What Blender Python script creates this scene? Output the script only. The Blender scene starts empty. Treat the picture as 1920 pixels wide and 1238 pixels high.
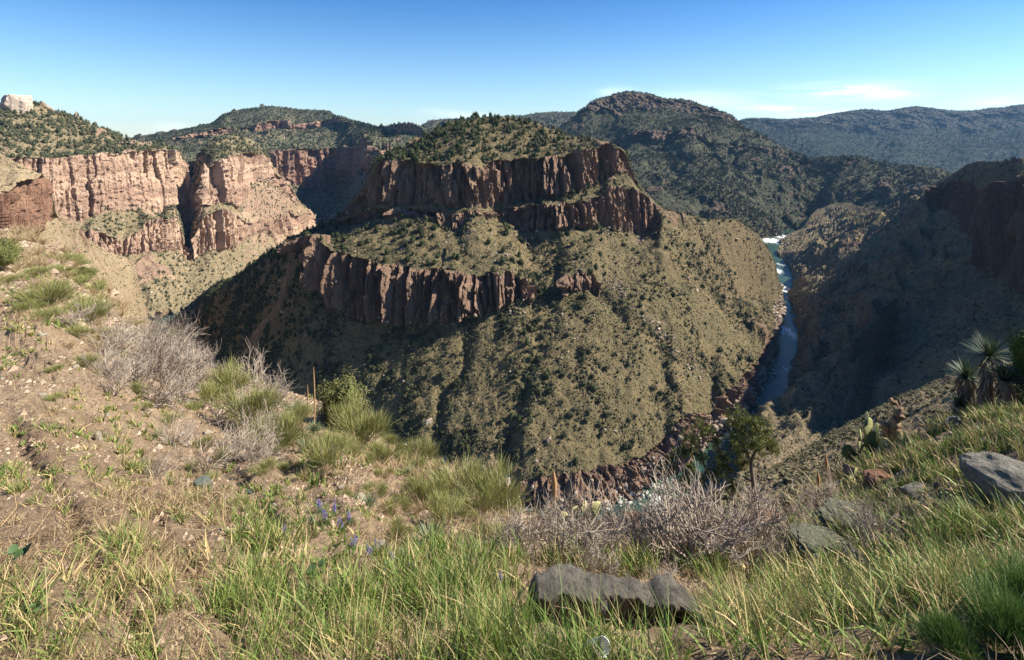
import bpy, math, random
import numpy as np
from mathutils import Vector

# ---------------------------------------------------------------- camera, sky, sun, exposure
S = bpy.context.scene
PW, PH = 1920.0, 1238.0
F = 1100.0            # focal length in photo pixels
HY = 260.0            # photo row of the eye-level horizon
CX = 960.0
cam_d = bpy.data.cameras.new("camera"); cam = bpy.data.objects.new("camera", cam_d)
S.collection.objects.link(cam); S.camera = cam
cam.location = (0, 0, 0); cam.rotation_euler = (math.radians(90), 0, 0)
cam_d.sensor_width = 36.0; cam_d.sensor_fit = 'HORIZONTAL'
cam_d.lens = 36.0*F/PW
cam_d.shift_y = -(PH/2-HY)/PW
cam_d.clip_start = 0.05; cam_d.clip_end = 60000

SUN_AZ, SUN_EL = 86.0, 39.0     # azimuth measured clockwise from the view direction (+Y)
az, el = math.radians(SUN_AZ), math.radians(SUN_EL)
sdir = Vector((math.sin(az)*math.cos(el), math.cos(az)*math.cos(el), math.sin(el)))
W = bpy.data.worlds.new("World"); S.world = W; W.use_nodes = True
wn, wl = W.node_tree.nodes, W.node_tree.links
wn.clear()
sky = wn.new('ShaderNodeTexSky'); sky.sky_type = 'NISHITA'; sky.sun_disc = False
sky.sun_elevation = el; sky.sun_rotation = az
sky.altitude = 300; sky.air_density = 1.25; sky.dust_density = 0.0; sky.ozone_density = 4.0
# thin cirrus streaks low in the sky (procedural, in world direction space)
tc = wn.new('ShaderNodeTexCoord')
mp = wn.new('ShaderNodeMapping'); mp.inputs['Scale'].default_value = (1.0, 1.0, 9.0)
wl.new(tc.outputs['Generated'], mp.inputs['Vector'])
cn = wn.new('ShaderNodeTexNoise'); cn.inputs['Scale'].default_value = 4.2; cn.inputs['Detail'].default_value = 7
cn.inputs['Roughness'].default_value = 0.6; cn.inputs['Distortion'].default_value = 0.6
wl.new(mp.outputs[0], cn.inputs['Vector'])
cr = wn.new('ShaderNodeMapRange'); cr.inputs[1].default_value = 0.36; cr.inputs[2].default_value = 0.56
wl.new(cn.outputs['Fac'], cr.inputs[0])
def wmath(op, a, b=None, c=None):
    n = wn.new('ShaderNodeMath'); n.operation = op
    for i, v in enumerate((a, b, c)):
        if v is None: continue
        if isinstance(v, (int, float)): n.inputs[i].default_value = v
        else: wl.new(v, n.inputs[i])
    return n.outputs[0]
gz = wn.new('ShaderNodeMapRange'); gz.inputs[1].default_value = 0.0; gz.inputs[2].default_value = 0.30; gz.interpolation_type = 'SMOOTHSTEP'
nrm = wn.new('ShaderNodeVectorMath'); nrm.operation = 'NORMALIZE'; wl.new(tc.outputs['Generated'], nrm.inputs[0])
sp = wn.new('ShaderNodeSeparateXYZ'); wl.new(nrm.outputs[0], sp.inputs[0])
wl.new(sp.outputs[2], gz.inputs[0])
azn = wmath('ARCTAN2', sp.outputs[0], sp.outputs[1])
def streak(a0, wa, e0, we, amt):
    a = wmath('DIVIDE', wmath('SUBTRACT', azn, a0), wa)
    e = wmath('DIVIDE', wmath('SUBTRACT', sp.outputs[2], e0), we)
    q = wmath('ADD', wmath('MULTIPLY', a, a), wmath('MULTIPLY', e, e))
    g = wmath('EXPONENT', wmath('MULTIPLY', q, -1.0))
    return wmath('MULTIPLY', g, amt)
def dirof(px, py):
    v = Vector(((px-CX)/F, 1.0, -(py-HY)/F)).normalized()
    return math.atan2(v.x, v.y), v.z
tot = None
for px, py, wpx, wpy, amt in ((1580, 170, 100, 10, 1.0), (1660, 178, 60, 7, .7), (1440, 204, 60, 4, .8), (1540, 212, 70, 5, .8), (1155, 172, 28, 7, .45), (870, 217, 60, 5, .3),
                         (810, 208, 40, 4, .2), (1870, 188, 60, 8, .4), (320, 235, 30, 8, .4), (1300, 190, 120, 14, .3)):
    a0, e0 = dirof(px, py); a1, _ = dirof(px+wpx, py); _, e1 = dirof(px, py+wpy)
    s = streak(a0, abs(a1-a0), e0, abs(e1-e0)*1.3, amt)
    tot = s if tot is None else wmath('ADD', tot, s)
cf = wmath('MULTIPLY', wmath('MINIMUM', tot, 1.0), cr.outputs[0])
cf = wmath('MINIMUM', wmath('MULTIPLY', cf, 0.95), 0.85)
cm = wn.new('ShaderNodeMix'); cm.data_type = 'RGBA'
hs = wn.new('ShaderNodeHueSaturation'); hs.inputs['Saturation'].default_value = 1.0
wl.new(sky.outputs[0], hs.inputs['Color'])
tn = wn.new('ShaderNodeMix'); tn.data_type = 'RGBA'; tn.blend_type = 'MULTIPLY'; tn.inputs[0].default_value = 1.0; wl.new(hs.outputs[0], tn.inputs[6]); 
gq = wn.new('ShaderNodeMix'); gq.data_type = 'RGBA'; gq.inputs[6].default_value = (.55, .66, .78, 1); gq.inputs[7].default_value = (.14, .34, .58, 1)
wl.new(gz.outputs[0], gq.inputs[0]); wl.new(gq.outputs[2], tn.inputs[7])
wl.new(cf, cm.inputs[0]); wl.new(tn.outputs[2], cm.inputs[6]); cm.inputs[7].default_value = (7.5, 7.7, 7.8, 1)
bg = wn.new('ShaderNodeBackground'); bg.inputs['Strength'].default_value = 0.10
wl.new(cm.outputs[2], bg.inputs['Color'])
wo = wn.new('ShaderNodeOutputWorld'); wl.new(bg.outputs[0], wo.inputs['Surface'])

sun_d = bpy.data.lights.new("sun", 'SUN'); sun_d.energy = 5.0; sun_d.angle = math.radians(0.53); sun_d.color = (1.0, 0.91, 0.78)
sun = bpy.data.objects.new("sun", sun_d); S.collection.objects.link(sun)
sun.rotation_euler = (-sdir).to_track_quat('-Z', 'Y').to_euler()
S.view_settings.view_transform = 'Standard'; S.view_settings.look = 'None'
S.view_settings.exposure = 1.25; S.view_settings.gamma = 1.0; S.view_settings.use_curve_mapping = False

rng = np.random.default_rng(7)
random.seed(7)

# ---------------------------------------------------------------- numpy noise
def _h(ix, iy, iz, seed=0):
    with np.errstate(over='ignore'):
        h = (ix.astype(np.int64)*374761393 + iy.astype(np.int64)*668265263 + iz.astype(np.int64)*2147483647 + seed*974634777) & 0xFFFFFFFF
        h = ((h ^ (h >> 13))*1274126177) & 0xFFFFFFFF
        h = ((h ^ (h >> 16))*2246822519) & 0xFFFFFFFF
        h = h ^ (h >> 15)
    return (h & 0xFFFFFF).astype(np.float64)/16777215.0
def vnoise(x, y, z=None, seed=0):
    x = np.asarray(x, float); y = np.asarray(y, float)
    z = np.zeros_like(x) if z is None else np.asarray(z, float)
    ix, iy, iz = np.floor(x), np.floor(y), np.floor(z)
    fx, fy, fz = x-ix, y-iy, z-iz
    ux, uy, uz = [f*f*f*(f*(f*6-15)+10) for f in (fx, fy, fz)]
    r = 0
    for a in (0, 1):
        for b in (0, 1):
            for c in (0, 1):
                w = (ux if a else 1-ux)*(uy if b else 1-uy)*(uz if c else 1-uz)
                r = r + w*_h(ix+a, iy+b, iz+c, seed)
    return r*2-1
def fbm(x, y, z=None, oct=4, seed=0, gain=.5):
    r = 0; a = 1; t = 0; s = 1
    for o in range(oct):
        r = r+a*vnoise(x*s+o*17.3, y*s-o*9.1, None if z is None else z*s, seed+o); t += a; a *= gain; s *= 2.03
    return r/t*1.5
def ridged(x, y, z=None, oct=3, seed=0):
    r = 0; a = 1; t = 0; s = 1
    for o in range(oct):
        r = r+a*(1-np.abs(vnoise(x*s+o*3.3, y*s+o*5.7, None if z is None else z*s, seed+o))*2); t += a; a *= .5; s *= 2.1
    return r/t
def worley(x, y, seed=0):
    ix, iy = np.floor(x), np.floor(y)
    off = np.zeros(x.shape)
    f1 = np.full(x.shape, 9.); f2 = np.full(x.shape, 9.); cid = np.zeros(x.shape)
    for a in (-1, 0, 1):
        for b in (-1, 0, 1):
            cx, cy = ix+a, iy+b
            px = cx+_h(cx, cy, cx*0, seed); py = cy+_h(cx, cy, cx*0, seed+5)
            d = np.hypot(px-x, py-y); h = _h(cx, cy, cx*0, seed+11)
            n = d < f1
            f2 = np.where(n, f1, np.minimum(f2, d)); cid = np.where(n, h, cid); off = np.where(n, x-px, off); f1 = np.where(n, d, f1)
    worley.off = off
    return f1, f2, cid
def sst(x, a, b):
    t = np.clip((x-a)/(b-a), 0, 1); return t*t*(3-2*t)

# ---------------------------------------------------------------- helpers
def link(o, parent=None):
    S.collection.objects.link(o)
    if parent is not None: o.parent = parent
    return o
def tag(o, label=None, cat=None, group=None, kind=None):
    if label: o['label'] = label
    if cat: o['category'] = cat
    if group: o['group'] = group
    if kind: o['kind'] = kind
    return o
def np_mesh(name, V, faces, mat=None, smooth=False, attrs=None):
    """faces: int array (n,3) or (n,4)"""
    V = np.asarray(V, np.float32); faces = np.asarray(faces, np.int32)
    me = bpy.data.meshes.new(name)
    k = faces.shape[1]; n = faces.shape[0]
    me.vertices.add(len(V)); me.vertices.foreach_set('co', V.ravel())
    me.loops.add(n*k); me.loops.foreach_set('vertex_index', faces.ravel())
    me.polygons.add(n); me.polygons.foreach_set('loop_start', np.arange(0, n*k, k, dtype=np.int32))
    me.polygons.foreach_set('use_smooth', np.full(n, smooth, dtype=bool))
    if attrs:
        for a, v in attrs.items():
            at = me.attributes.new(a, 'FLOAT', 'POINT'); at.data.foreach_set('value', np.asarray(v, np.float32).ravel())
    me.update(calc_edges=True)
    if mat: me.materials.append(mat)
    return me
def mesh_obj(name, V, faces, mat, parent=None, smooth=False, attrs=None):
    return link(bpy.data.objects.new(name, np_mesh(name, V, faces, mat, smooth, attrs)), parent)
def at(px, py, Y):
    return np.array([(px-CX)/F*Y, Y, -(py-HY)/F*Y])

class NT:
    """small node-graph helper"""
    def __init__(s, name):
        s.m = bpy.data.materials.new(name); s.m.use_nodes = True; s.n = s.m.node_tree.nodes; s.l = s.m.node_tree.links
        s.b = s.n['Principled BSDF']; s.b.inputs['Roughness'].default_value = .95; s.b.inputs['Specular IOR Level'].default_value = .15
    def set(s, inp, v):
        if isinstance(v, (int, float)): inp.default_value = v
        elif isinstance(v, tuple): inp.default_value = v if len(v) == 4 or inp.type == 'VECTOR' else (*v, 1)
        else: s.l.new(v, inp)
    def co(s, scale=(1, 1, 1), rot=(0, 0, 0), kind='Object'):
        t = s.n.new('ShaderNodeTexCoord'); m = s.n.new('ShaderNodeMapping')
        m.inputs['Scale'].default_value = scale; m.inputs['Rotation'].default_value = rot
        s.l.new(t.outputs[kind], m.inputs[0]); return m.outputs[0]
    def noise(s, co, scale, detail=4, rough=.55, dist=0):
        n = s.n.new('ShaderNodeTexNoise'); s.l.new(co, n.inputs['Vector'])
        n.inputs['Scale'].default_value = scale; n.inputs['Detail'].default_value = detail; n.inputs['Roughness'].default_value = rough; n.inputs['Distortion'].default_value = dist
        return n.outputs['Fac']
    def vor(s, co, scale, out='Distance', feat='F1'):
        n = s.n.new('ShaderNodeTexVoronoi'); n.feature = feat; s.l.new(co, n.inputs['Vector']); n.inputs['Scale'].default_value = scale
        return n.outputs[out]
    def rng(s, v, a, b, c=0., d=1.):
        n = s.n.new('ShaderNodeMapRange'); s.set(n.inputs[0], v)
        for i, q in enumerate((a, b, c, d)): n.inputs[1+i].default_value = q
        return n.outputs[0]
    def mix(s, f, a, b, mode='MIX'):
        n = s.n.new('ShaderNodeMix'); n.data_type = 'RGBA'; n.blend_type = mode
        s.set(n.inputs[0], f); s.set(n.inputs[6], a); s.set(n.inputs[7], b); return n.outputs[2]
    def math(s, op, a, b=0.):
        n = s.n.new('ShaderNodeMath'); n.operation = op; s.set(n.inputs[0], a); s.set(n.inputs[1], b); return n.outputs[0]
    def attr(s, name):
        n = s.n.new('ShaderNodeAttribute'); n.attribute_name = name; return n.outputs['Fac']
    def bump(s, h, dist, strength=1.):
        n = s.n.new('ShaderNodeBump'); n.inputs['Distance'].default_value = dist; n.inputs['Strength'].default_value = strength
        s.l.new(h, n.inputs['Height']); s.l.new(n.outputs[0], s.b.inputs['Normal'])
    def col(s, c): s.set(s.b.inputs['Base Color'], c)

def terrain_mat(name, soilA, soilB, soilC, rockA, rockB, rockC, u=1.0, strata=0., bump=1.0, steepk=.8, bank=False):
    """u = size of the features in metres relative to the mid-distance mesa"""
    t = NT(name); co = t.co()
    big = t.rng(t.noise(co, .02/u, 5, .6), .35, .65); mid = t.rng(t.noise(co, .14/u, 5, .65), .38, .62)
    fine = t.rng(t.noise(co, .9/u, 4, .7), .42, .62)
    soil = t.mix(big, soilA, soilB); soil = t.mix(t.math('MULTIPLY', mid, .6), soil, soilC)
    dark = tuple(v*.45 for v in soilC)
    soil = t.mix(t.math('MULTIPLY', t.rng(fine, .55, .9), .75), soil, dark)
    lite = tuple(min(1, v*1.35) for v in soilA)
    soil = t.mix(t.math('MULTIPLY', t.rng(t.noise(co, 1.7/u, 2, .6), .56, .68), .5), soil, lite)
    cs = t.co((1, 1, .12)); cz = t.co((.12, .12, 1))
    r1 = t.rng(t.noise(cs, .11/u, 6, .65, .4), .36, .64); r2 = t.rng(t.noise(cs, .5/u, 5, .7), .4, .62); r3 = t.rng(t.noise(co, .035/u, 3), .4, .6)
    rock = t.mix(r1, rockA, rockB); rock = t.mix(t.math('MULTIPLY', r2, .55), rock, rockC)
    rock = t.mix(t.math('MULTIPLY', r3, .35), rock, tuple(v*.8 for v in rockB))
    if strata > 0:
        st = t.rng(t.noise(cz, .12/u, 6, .7, .3), .42, .58); rock = t.mix(t.math('MULTIPLY', st, strata), rock, tuple(v*.72 for v in rockB))
        st2 = t.rng(t.noise(cz, .05/u, 2, .5), .45, .56); rock = t.mix(t.math('MULTIPLY', st2, strata*.8), rock, tuple(min(1, v*1.12) for v in rockA))
    a = t.attr('rock')
    g = t.n.new('ShaderNodeNewGeometry'); sx = t.n.new('ShaderNodeSeparateXYZ'); t.l.new(g.outputs['True Normal'], sx.inputs[0])
    steep = t.rng(sx.outputs[2], .5, .3)
    k = t.math('MAXIMUM', t.rng(t.math('ADD', a, t.math('MULTIPLY', t.math('SUBTRACT', t.noise(co, .25/u, 4), .5), .6)), .38, .6), t.math('MULTIPLY', steep, steepk))
    if bank:
        tb = t.n.new('ShaderNodeTexCoord'); sb = t.n.new('ShaderNodeSeparateXYZ'); t.l.new(tb.outputs['Object'], sb.inputs[0])
        zz = t.math('ADD', sb.outputs[2], t.math('MULTIPLY', t.noise(co, .05, 3), -22.))
        lo = t.rng(zz, -210, -216)
        rock = t.mix(lo, rock, t.mix(r2, (.33, .29, .23), (.17, .14, .11)))
    t.col(t.mix(k, soil, rock))
    h = t.math('ADD', t.math('MULTIPLY', t.noise(co, .6/u, 6, .7), 1.), t.math('MULTIPLY', t.noise(cs, .35/u, 5, .7), t.math('MULTIPLY', k, 2.2)))
    t.bump(h, 2.2*u*bump, .9)
    return t.m

# ---------------------------------------------------------------- lofted land masses
def tab(pts, xs):
    a = np.array(pts, float); return np.interp(xs, a[:, 0], a[:, 1])
SURF = {}
def loft(name, x0, x1, dx, lines, segs, mat, back=((120, -30), (300, -180)), slope=(40, 4.0), gul=None, seed=0, kind='structure', col=True, rag=0.0, gullies=(), small=0.0, smoothx=3, pinrows=14., edge=None):
    """lines: (py table, Y table) from near/low to far/high; segs: dict per gap: n rows, kind, params."""
    xs = np.arange(x0, x1+dx*.5, dx); nc = len(xs)
    rows = []; rk = []
    L = []
    for py, Y in lines:
        p = tab(py, xs); y = tab(Y, xs)
        k = max(1, int(smoothx)); ker = np.ones(2*k+1)/(2*k+1)
        p2 = np.convolve(np.pad(p, k, mode='edge'), ker, 'valid'); y2 = np.convolve(np.pad(y, 3*k, mode='edge'), np.ones(6*k+1)/(6*k+1), 'valid')
        L.append((p2, y2))
    pts = [np.stack([(xs-CX)/F*y, y, -(p-HY)/F*y], 1) for p, y in L]
    seg_i = []
    for i, sg in enumerate(segs):
        n = sg['n']
        hpx = np.abs(L[i][0]-L[i+1][0])
        w = sst(hpx, 3, 12) if sg.get('rock') else np.zeros(nc)
        for j in range(n):
            t = j/n
            rows.append(pts[i]*(1-t)+pts[i+1]*t); rk.append(w*sg.get('rock', 0)); seg_i.append(i)
    rows.append(pts[-1]); rk.append(np.zeros(nc)); seg_i.append(len(segs)-1)
    last = pts[-1]
    nb = 6; prev = np.zeros(3)
    for (dy, dz) in back:
        cur = np.array([0, dy, dz], float)
        for j in range(1, nb+1):
            o = prev*(1-j/nb)+cur*(j/nb)
            r = last.copy(); r[:, 1] += o[1]; r[:, 0] += (xs-CX)/F*o[1]; r[:, 2] = np.minimum(last[:, 2], last[:, 2]+o[2]); rows.append(r); rk.append(np.zeros(nc)); seg_i.append(-1)
        prev = cur
    P = np.array(rows); R = np.array(rk); nr = len(P)
    # soften the rock weight across rows a little
    for _ in range(2): R = (np.roll(R, 1, 0)+2*R+np.roll(R, -1, 0))/4
    du = np.gradient(P, axis=1); dv = np.gradient(P, axis=0)
    N = np.cross(du, dv); N /= (np.linalg.norm(N, axis=2, keepdims=True)+1e-9)
    N[N[..., 1] > .0] *= 1
    H = N.copy(); H[..., 2] = 0; hl = np.linalg.norm(H, axis=2, keepdims=True); H = np.where(hl > .05, H/(hl+1e-9), np.array([0, -1, 0.]))
    # blur the horizontal direction
    for _ in range(4): H = (np.roll(H, 1, 1)+2*H+np.roll(H, -1, 1))/4
    H /= np.linalg.norm(H, axis=2, keepdims=True)+1e-9
    X, Y, Z = P[..., 0], P[..., 1], P[..., 2]
    sc, am = slope
    dz = fbm(X/sc, Y/sc, Z/sc*.6, 5, seed)*am
    dz += (-np.abs(fbm(X/(sc*1.7), Y/(sc*1.7), None, 4, seed+3)))*am*1.2
    # pinned at the silhouette so the outline stays where the photo has it
    R2 = R.copy()
    PX = CX+F*X/Y; PY = HY-F*Z/Y
    WX = PX+fbm(X/35, Y/35, Z/35, 3, seed+51)*24; WY = PY+fbm(X/35, Y/35, Z/35, 3, seed+52)*24
    for gp in gullies:      # (points px,py), half width px, depth m
        gpts, gw, gd = gp
        d = np.full(X.shape, 1e9)
        for (ax, ay), (bx, by) in zip(gpts[:-1], gpts[1:]):
            vx, vy = bx-ax, by-ay; t = np.clip(((WX-ax)*vx+(WY-ay)*vy)/(vx*vx+vy*vy), 0, 1)
            d = np.minimum(d, np.hypot(WX-ax-t*vx, WY-ay-t*vy))
        dz -= gd*(.5 if gd > 0 else .75)*np.exp(-(d/(gw*1.3))**2)
    hd = np.zeros(X.shape); tz = np.zeros(X.shape)
    for i, sg in enumerate(segs):
        if not sg.get('rock'): continue
        m = np.array([1.0 if s == i else 0. for s in seg_i])
        for _ in range(3): m = np.convolve(np.pad(m, 1, mode='edge'), [.25, .5, .25], 'valid')
        m = np.clip(m*1.15, 0, 1)[:, None]*np.ones((1, nc))*sst(np.abs(L[i][0]-L[i+1][0]), 2, 10)[None, :]
        c1, a1, c2, a2 = sg.get('cols', (16, 5, 6, 2.2))
        wx = X+Z*.06+fbm(X/30, Y/30, Z/70, 2, seed+9)*c2*.35; wy = Y+fbm(X/30, Y/30, Z/70, 2, seed+19)*c2*.35
        # wrap across the face only, so pillars run the full height
        f1, f2, h1 = worley(wx/c1, wy/c1, seed+1); o1 = worley.off; g1, g2, h2 = worley(wx/c2, wy/c2, seed+2); o2 = worley.off; k1, k2, h3 = worley(wx/(c2*.42), (wy+Z*.12)/(c2*.42), seed+4); o3 = worley.off
        # flat joint faces: every block is a pillar whose face is turned a little one way or the other
        tw1 = np.where(h1 > .25, 1.1, -.7); tw2 = np.where((h2*7.3) % 1 > .3, 1.3, -.8)
        sd = np.sign(np.minimum(H[..., 1], -1e-3))
        d = (h1-.5)*2*a1+(h2-.5)*2*a2+(h3-.5)*a2*.6-o1*tw1*a1*1.1-o2*tw2*a2*1.6-o3*a2*.6-a1*.4*np.clip(1-(f2-f1)*7, 0, 1)-a2*.8*np.clip(1-(g2-g1)*5, 0, 1)
        d *= .65+.7*sst(fbm(X/70, Y/70, None, 2, seed+14), -.4, .4)
        # broken tops: many pillars stop part way up and stand back, with a few ledges across
        fr = np.array([(list(seg_i[:k]).count(i)/sg['n']) if s == i else (1. if s > i else 0.) for k, s in enumerate(seg_i)])[:, None]
        brk = sg.get('brk', .55)
        d -= a1*.85*sst(fr-(.30+.9*((h2*3.7) % 1)/brk*.6), 0, .05)*(((h2*5.3) % 1) < brk)
        d -= a1*.5*sst(fr-(.2+.8*((h1*3.1) % 1)), 0, .05)*(((h1*9.7) % 1) < brk)
        d += fbm(X/8, Y/8, Z/5, 3, seed+6)*a2*.6
        d += sg.get('strata', 0)*fbm(X/200, Y/200, Z/sg.get('sz', 9), 3, seed+8)*2.
        # upper parts of pillars stand back unevenly
        tt = np.array([(j) for j in range(nr)], float)
        hd += d*m; tz += (h2-.5)*sg.get('rag', 3.)*1.5*m+(h1-.6)*sg.get('rag', 3.)*1.6*m
    pin = np.ones(nr); 
    tot = len(rows)-len(back)*nb
    hd *= np.clip((tot-1-np.arange(nr))/8., 0, 1)[:, None]
    P2 = P+H*hd[..., None]
    P2[..., 2] += tz*.6+dz*(1-np.clip(R, 0, 1)*.7)*np.clip((np.arange(nr)[:, None])/6., 0.15, 1)*np.where(np.arange(nr)<tot, np.clip((tot-np.arange(nr))/pinrows, .12, 1), .12)[:, None]
    if small > 0:
        o1, o2, oh = worley(X/(small*5), Y/(small*5), seed+31)
        P2[..., 2] += fbm(X/small, Y/small, Z/small, 3, seed+33)*small*.22
        oc = sst(fbm(X/55, Y/55, Z/55, 3, seed+37), .25, .6)
        P2[..., 2] += oc*np.maximum(0, (oh-.55))*small*3.0*(1-R); R2 = np.maximum(R2, oc*(oh > .6)*.55)
    if edge is not None:
        ex, fall, tb = edge; sh = np.interp(PY, [q[0] for q in tb], [q[1] for q in tb])*np.exp(-np.abs(PX-ex)/fall)
        P2[..., 0] += sh*Y/F+fbm(Y/26, Z/26, None, 3, seed+61)*5*np.exp(-np.abs(PX-ex)/fall)
    idx = np.arange(nr*nc).reshape(nr, nc)
    fc = np.stack([idx[:-1, :-1], idx[:-1, 1:], idx[1:, 1:], idx[1:, :-1]], -1).reshape(-1, 4)
    ob = mesh_obj(name, P2.reshape(-1, 3), fc, mat, smooth=False, attrs={'rock': R2})
    tag(ob, kind=kind)
    PX = CX+F*P2[..., 0]/P2[..., 1]; PY = HY-F*P2[..., 2]/P2[..., 1]
    SURF[name] = dict(P=P2, R=R2, N=N, PX=PX, PY=PY, seg=np.array(seg_i))
    return ob
# ---------------------------------------------------------------- land masses, traced in photo pixels with a real distance for every line
TAN = (.30, .235, .145); TAN2 = (.235, .195, .115); OLV = (.135, .125, .07)
m_mesa = terrain_mat('mesa_ground', (.205, .157, .083), (.15, .125, .064), (.078, .074, .038), (.36, .235, .155), (.22, .14, .098), (.08, .06, .048), 1.0, bank=True, steepk=.2)
m_left = terrain_mat('left_ground', (.30, .235, .145), (.24, .195, .115), (.14, .125, .07), (.54, .39, .275), (.43, .28, .20), (.25, .155, .115), 1.5, strata=.75)
m_near = terrain_mat('near_cliff_ground', (.40, .31, .19), (.33, .25, .15), (.22, .18, .11), (.36, .22, .14), (.24, .13, .09), (.12, .075, .06), .7, steepk=.15)
m_farl = terrain_mat('far_mesa_ground', (.17, .155, .095), (.12, .12, .07), (.05, .06, .035), (.45, .29, .20), (.30, .18, .13), (.14, .10, .085), 3.5)
m_mtn = terrain_mat('mountain_ground', (.09, .086, .052), (.056, .06, .035), (.03, .036, .022), (.22, .15, .11), (.13, .09, .075), (.07, .055, .045), 3.5)
m_far = terrain_mat('ridge_ground', (.035, .042, .028), (.026, .034, .022), (.018, .024, .016), (.12, .10, .08), (.08, .07, .06), (.05, .05, .045), 8)
m_right = terrain_mat('right_slope_ground', (.29, .22, .12), (.19, .15, .082), (.06, .055, .032), (.24, .15, .105), (.13, .08, .06), (.04, .03, .026), 1.0, steepk=.35)
m_spur = terrain_mat('spur_ground', (.26, .20, .12), (.20, .16, .095), (.09, .08, .045), (.20, .12, .09), (.12, .075, .06), (.06, .045, .04), 1.0, steepk=.4)

# --- central mesa inside the river bend
def river_Y(py): return 200.0*F/(py-HY)
mb = [(340, 572), (372, 628), (400, 680), (500, 745), (600, 800), (700, 850), (800, 890), (900, 925), (1000, 950), (1100, 955), (1200, 930), (1260, 892), (1330, 832), (1380, 792), (1420, 746), (1445, 690), (1460, 640), (1463, 600), (1472, 580)]
L0 = (mb, [(x, river_Y(y)) for x, y in mb])
L1 = ([(340, 570), (372, 612), (400, 664), (500, 725), (600, 775), (700, 820), (800, 860), (900, 890), (960, 888), (1000, 892), (1050, 880), (1100, 874), (1200, 853), (1225, 837), (1250, 818), (1260, 795), (1290, 772), (1335, 770), (1350, 735), (1380, 720), (1420, 680), (1440, 640), (1455, 605), (1463, 582), (1472, 572)],
      [(340, 700), (372, 600), (400, 520), (500, 445), (600, 412), (700, 379), (800, 356), (900, 338), (1000, 328), (1100, 330), (1200, 346), (1260, 366), (1330, 402), (1380, 436), (1420, 476), (1445, 545), (1460, 620), (1472, 705)])
L2 = ([(340, 569), (362, 589), (375, 561), (405, 538), (440, 524), (480, 495), (520, 474), (548, 468), (572, 500), (592, 540), (620, 575), (660, 592), (700, 600), (760, 604), (820, 604), (880, 594), (920, 585), (950, 572), (990, 548), (1040, 552), (1070, 545), (1110, 541), (1200, 530), (1300, 535), (1380, 560), (1430, 560), (1455, 565), (1472, 568)],
      [(340, 720), (372, 650), (400, 592), (450, 562), (500, 534), (560, 488), (590, 466), (620, 457), (660, 450), (700, 445), (800, 437), (900, 432), (1000, 440), (1060, 450), (1120, 455), (1200, 468), (1300, 500), (1400, 590), (1440, 640), (1472, 745)])
L3 = ([(340, 568), (362, 588), (375, 560), (405, 537), (440, 523), (480, 492), (520, 468), (560, 443), (580, 438), (600, 452), (622, 470), (650, 478), (690, 486), (730, 492), (760, 497), (800, 508), (850, 508), (890, 520), (930, 512), (960, 508), (984, 518), (992, 544), (1045, 550), (1060, 516), (1116, 508), (1124, 539), (1200, 529), (1300, 534), (1380, 559), (1430, 559), (1455, 564), (1472, 567)],
      [(340, 722), (372, 655), (400, 600), (450, 569), (500, 540), (560, 494), (590, 472), (620, 463), (660, 455), (700, 450), (800, 442), (900, 436), (1000, 445), (1060, 455), (1120, 460), (1200, 476), (1300, 508), (1400, 598), (1440, 645), (1472, 747)])
SIL = [(340, 567), (362, 586), (375, 558), (405, 535), (440, 521), (480, 490), (520, 465), (560, 441)]
FLK = [(1240, 389), (1280, 402), (1330, 412), (1380, 411), (1420, 440), (1450, 482), (1463, 540), (1472, 566)]
Ymid = [(340, 745), (400, 630), (450, 600), (500, 580), (560, 565), (600, 575), (640, 550), (700, 520), (760, 508), (800, 503), (850, 498), (905, 498), (925, 520), (950, 523), (1000, 512), (1050, 508), (1080, 515), (1100, 520), (1150, 538), (1200, 560), (1240, 560), (1300, 584), (1400, 637), (1440, 668), (1472, 760)]
def yo(t, d): return [(x, y+d) for x, y in t]
Lm = (SIL+[(600, 427), (640, 418), (690, 418), (720, 414), (760, 404), (800, 406), (830, 425), (860, 430), (880, 402), (915, 400), (945, 402), (965, 413), (985, 428), (1050, 427), (1100, 424), (1130, 418), (1140, 430), (1160, 432), (1200, 438), (1230, 420)]+FLK, Ymid)
Ln = (SIL+[(600, 424), (640, 412), (690, 400), (720, 400), (760, 392), (800, 395), (830, 400), (855, 398), (875, 392), (915, 392), (945, 385), (965, 384), (1000, 380), (1050, 378), (1100, 373), (1130, 362), (1135, 348), (1160, 350), (1200, 358), (1225, 378)]+FLK, yo(Ymid, 5))
Lo = (SIL+[(600, 423), (640, 408), (690, 388), (720, 388), (760, 384), (800, 376), (850, 388), (900, 380), (920, 385), (930, 376), (960, 371), (1000, 369), (1050, 364), (1085, 352), (1100, 345), (1130, 338), (1160, 326), (1180, 328), (1200, 355), (1225, 376)]+FLK, [(x, y+(24 if 950 < x < 1180 else 9)) for x, y in Ymid])
Lp = (SIL+[(600, 422), (640, 404), (690, 345), (700, 318), (706, 307), (740, 302), (780, 304), (830, 312), (870, 306), (910, 312), (918, 298), (950, 297), (1000, 294), (1050, 287), (1075, 279), (1110, 277), (1150, 279), (1174, 288), (1182, 318), (1200, 350), (1225, 375)]+FLK, [(x, y+(29 if 950 < x < 1180 else 14)) for x, y in Ymid])
Lq = (SIL+[(600, 421), (640, 402), (690, 340), (700, 304), (740, 284), (790, 264), (830, 236), (855, 228), (880, 223), (940, 217), (1000, 229), (1060, 252), (1100, 263), (1150, 273), (1172, 283), (1182, 316), (1200, 349), (1225, 374)]+FLK,
      [(340, 760), (400, 650), (500, 600), (560, 590), (640, 580), (700, 556), (780, 590), (860, 620), (940, 625), (1000, 620), (1100, 600), (1172, 575), (1240, 585), (1300, 610), (1400, 665), (1472, 775)])
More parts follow.
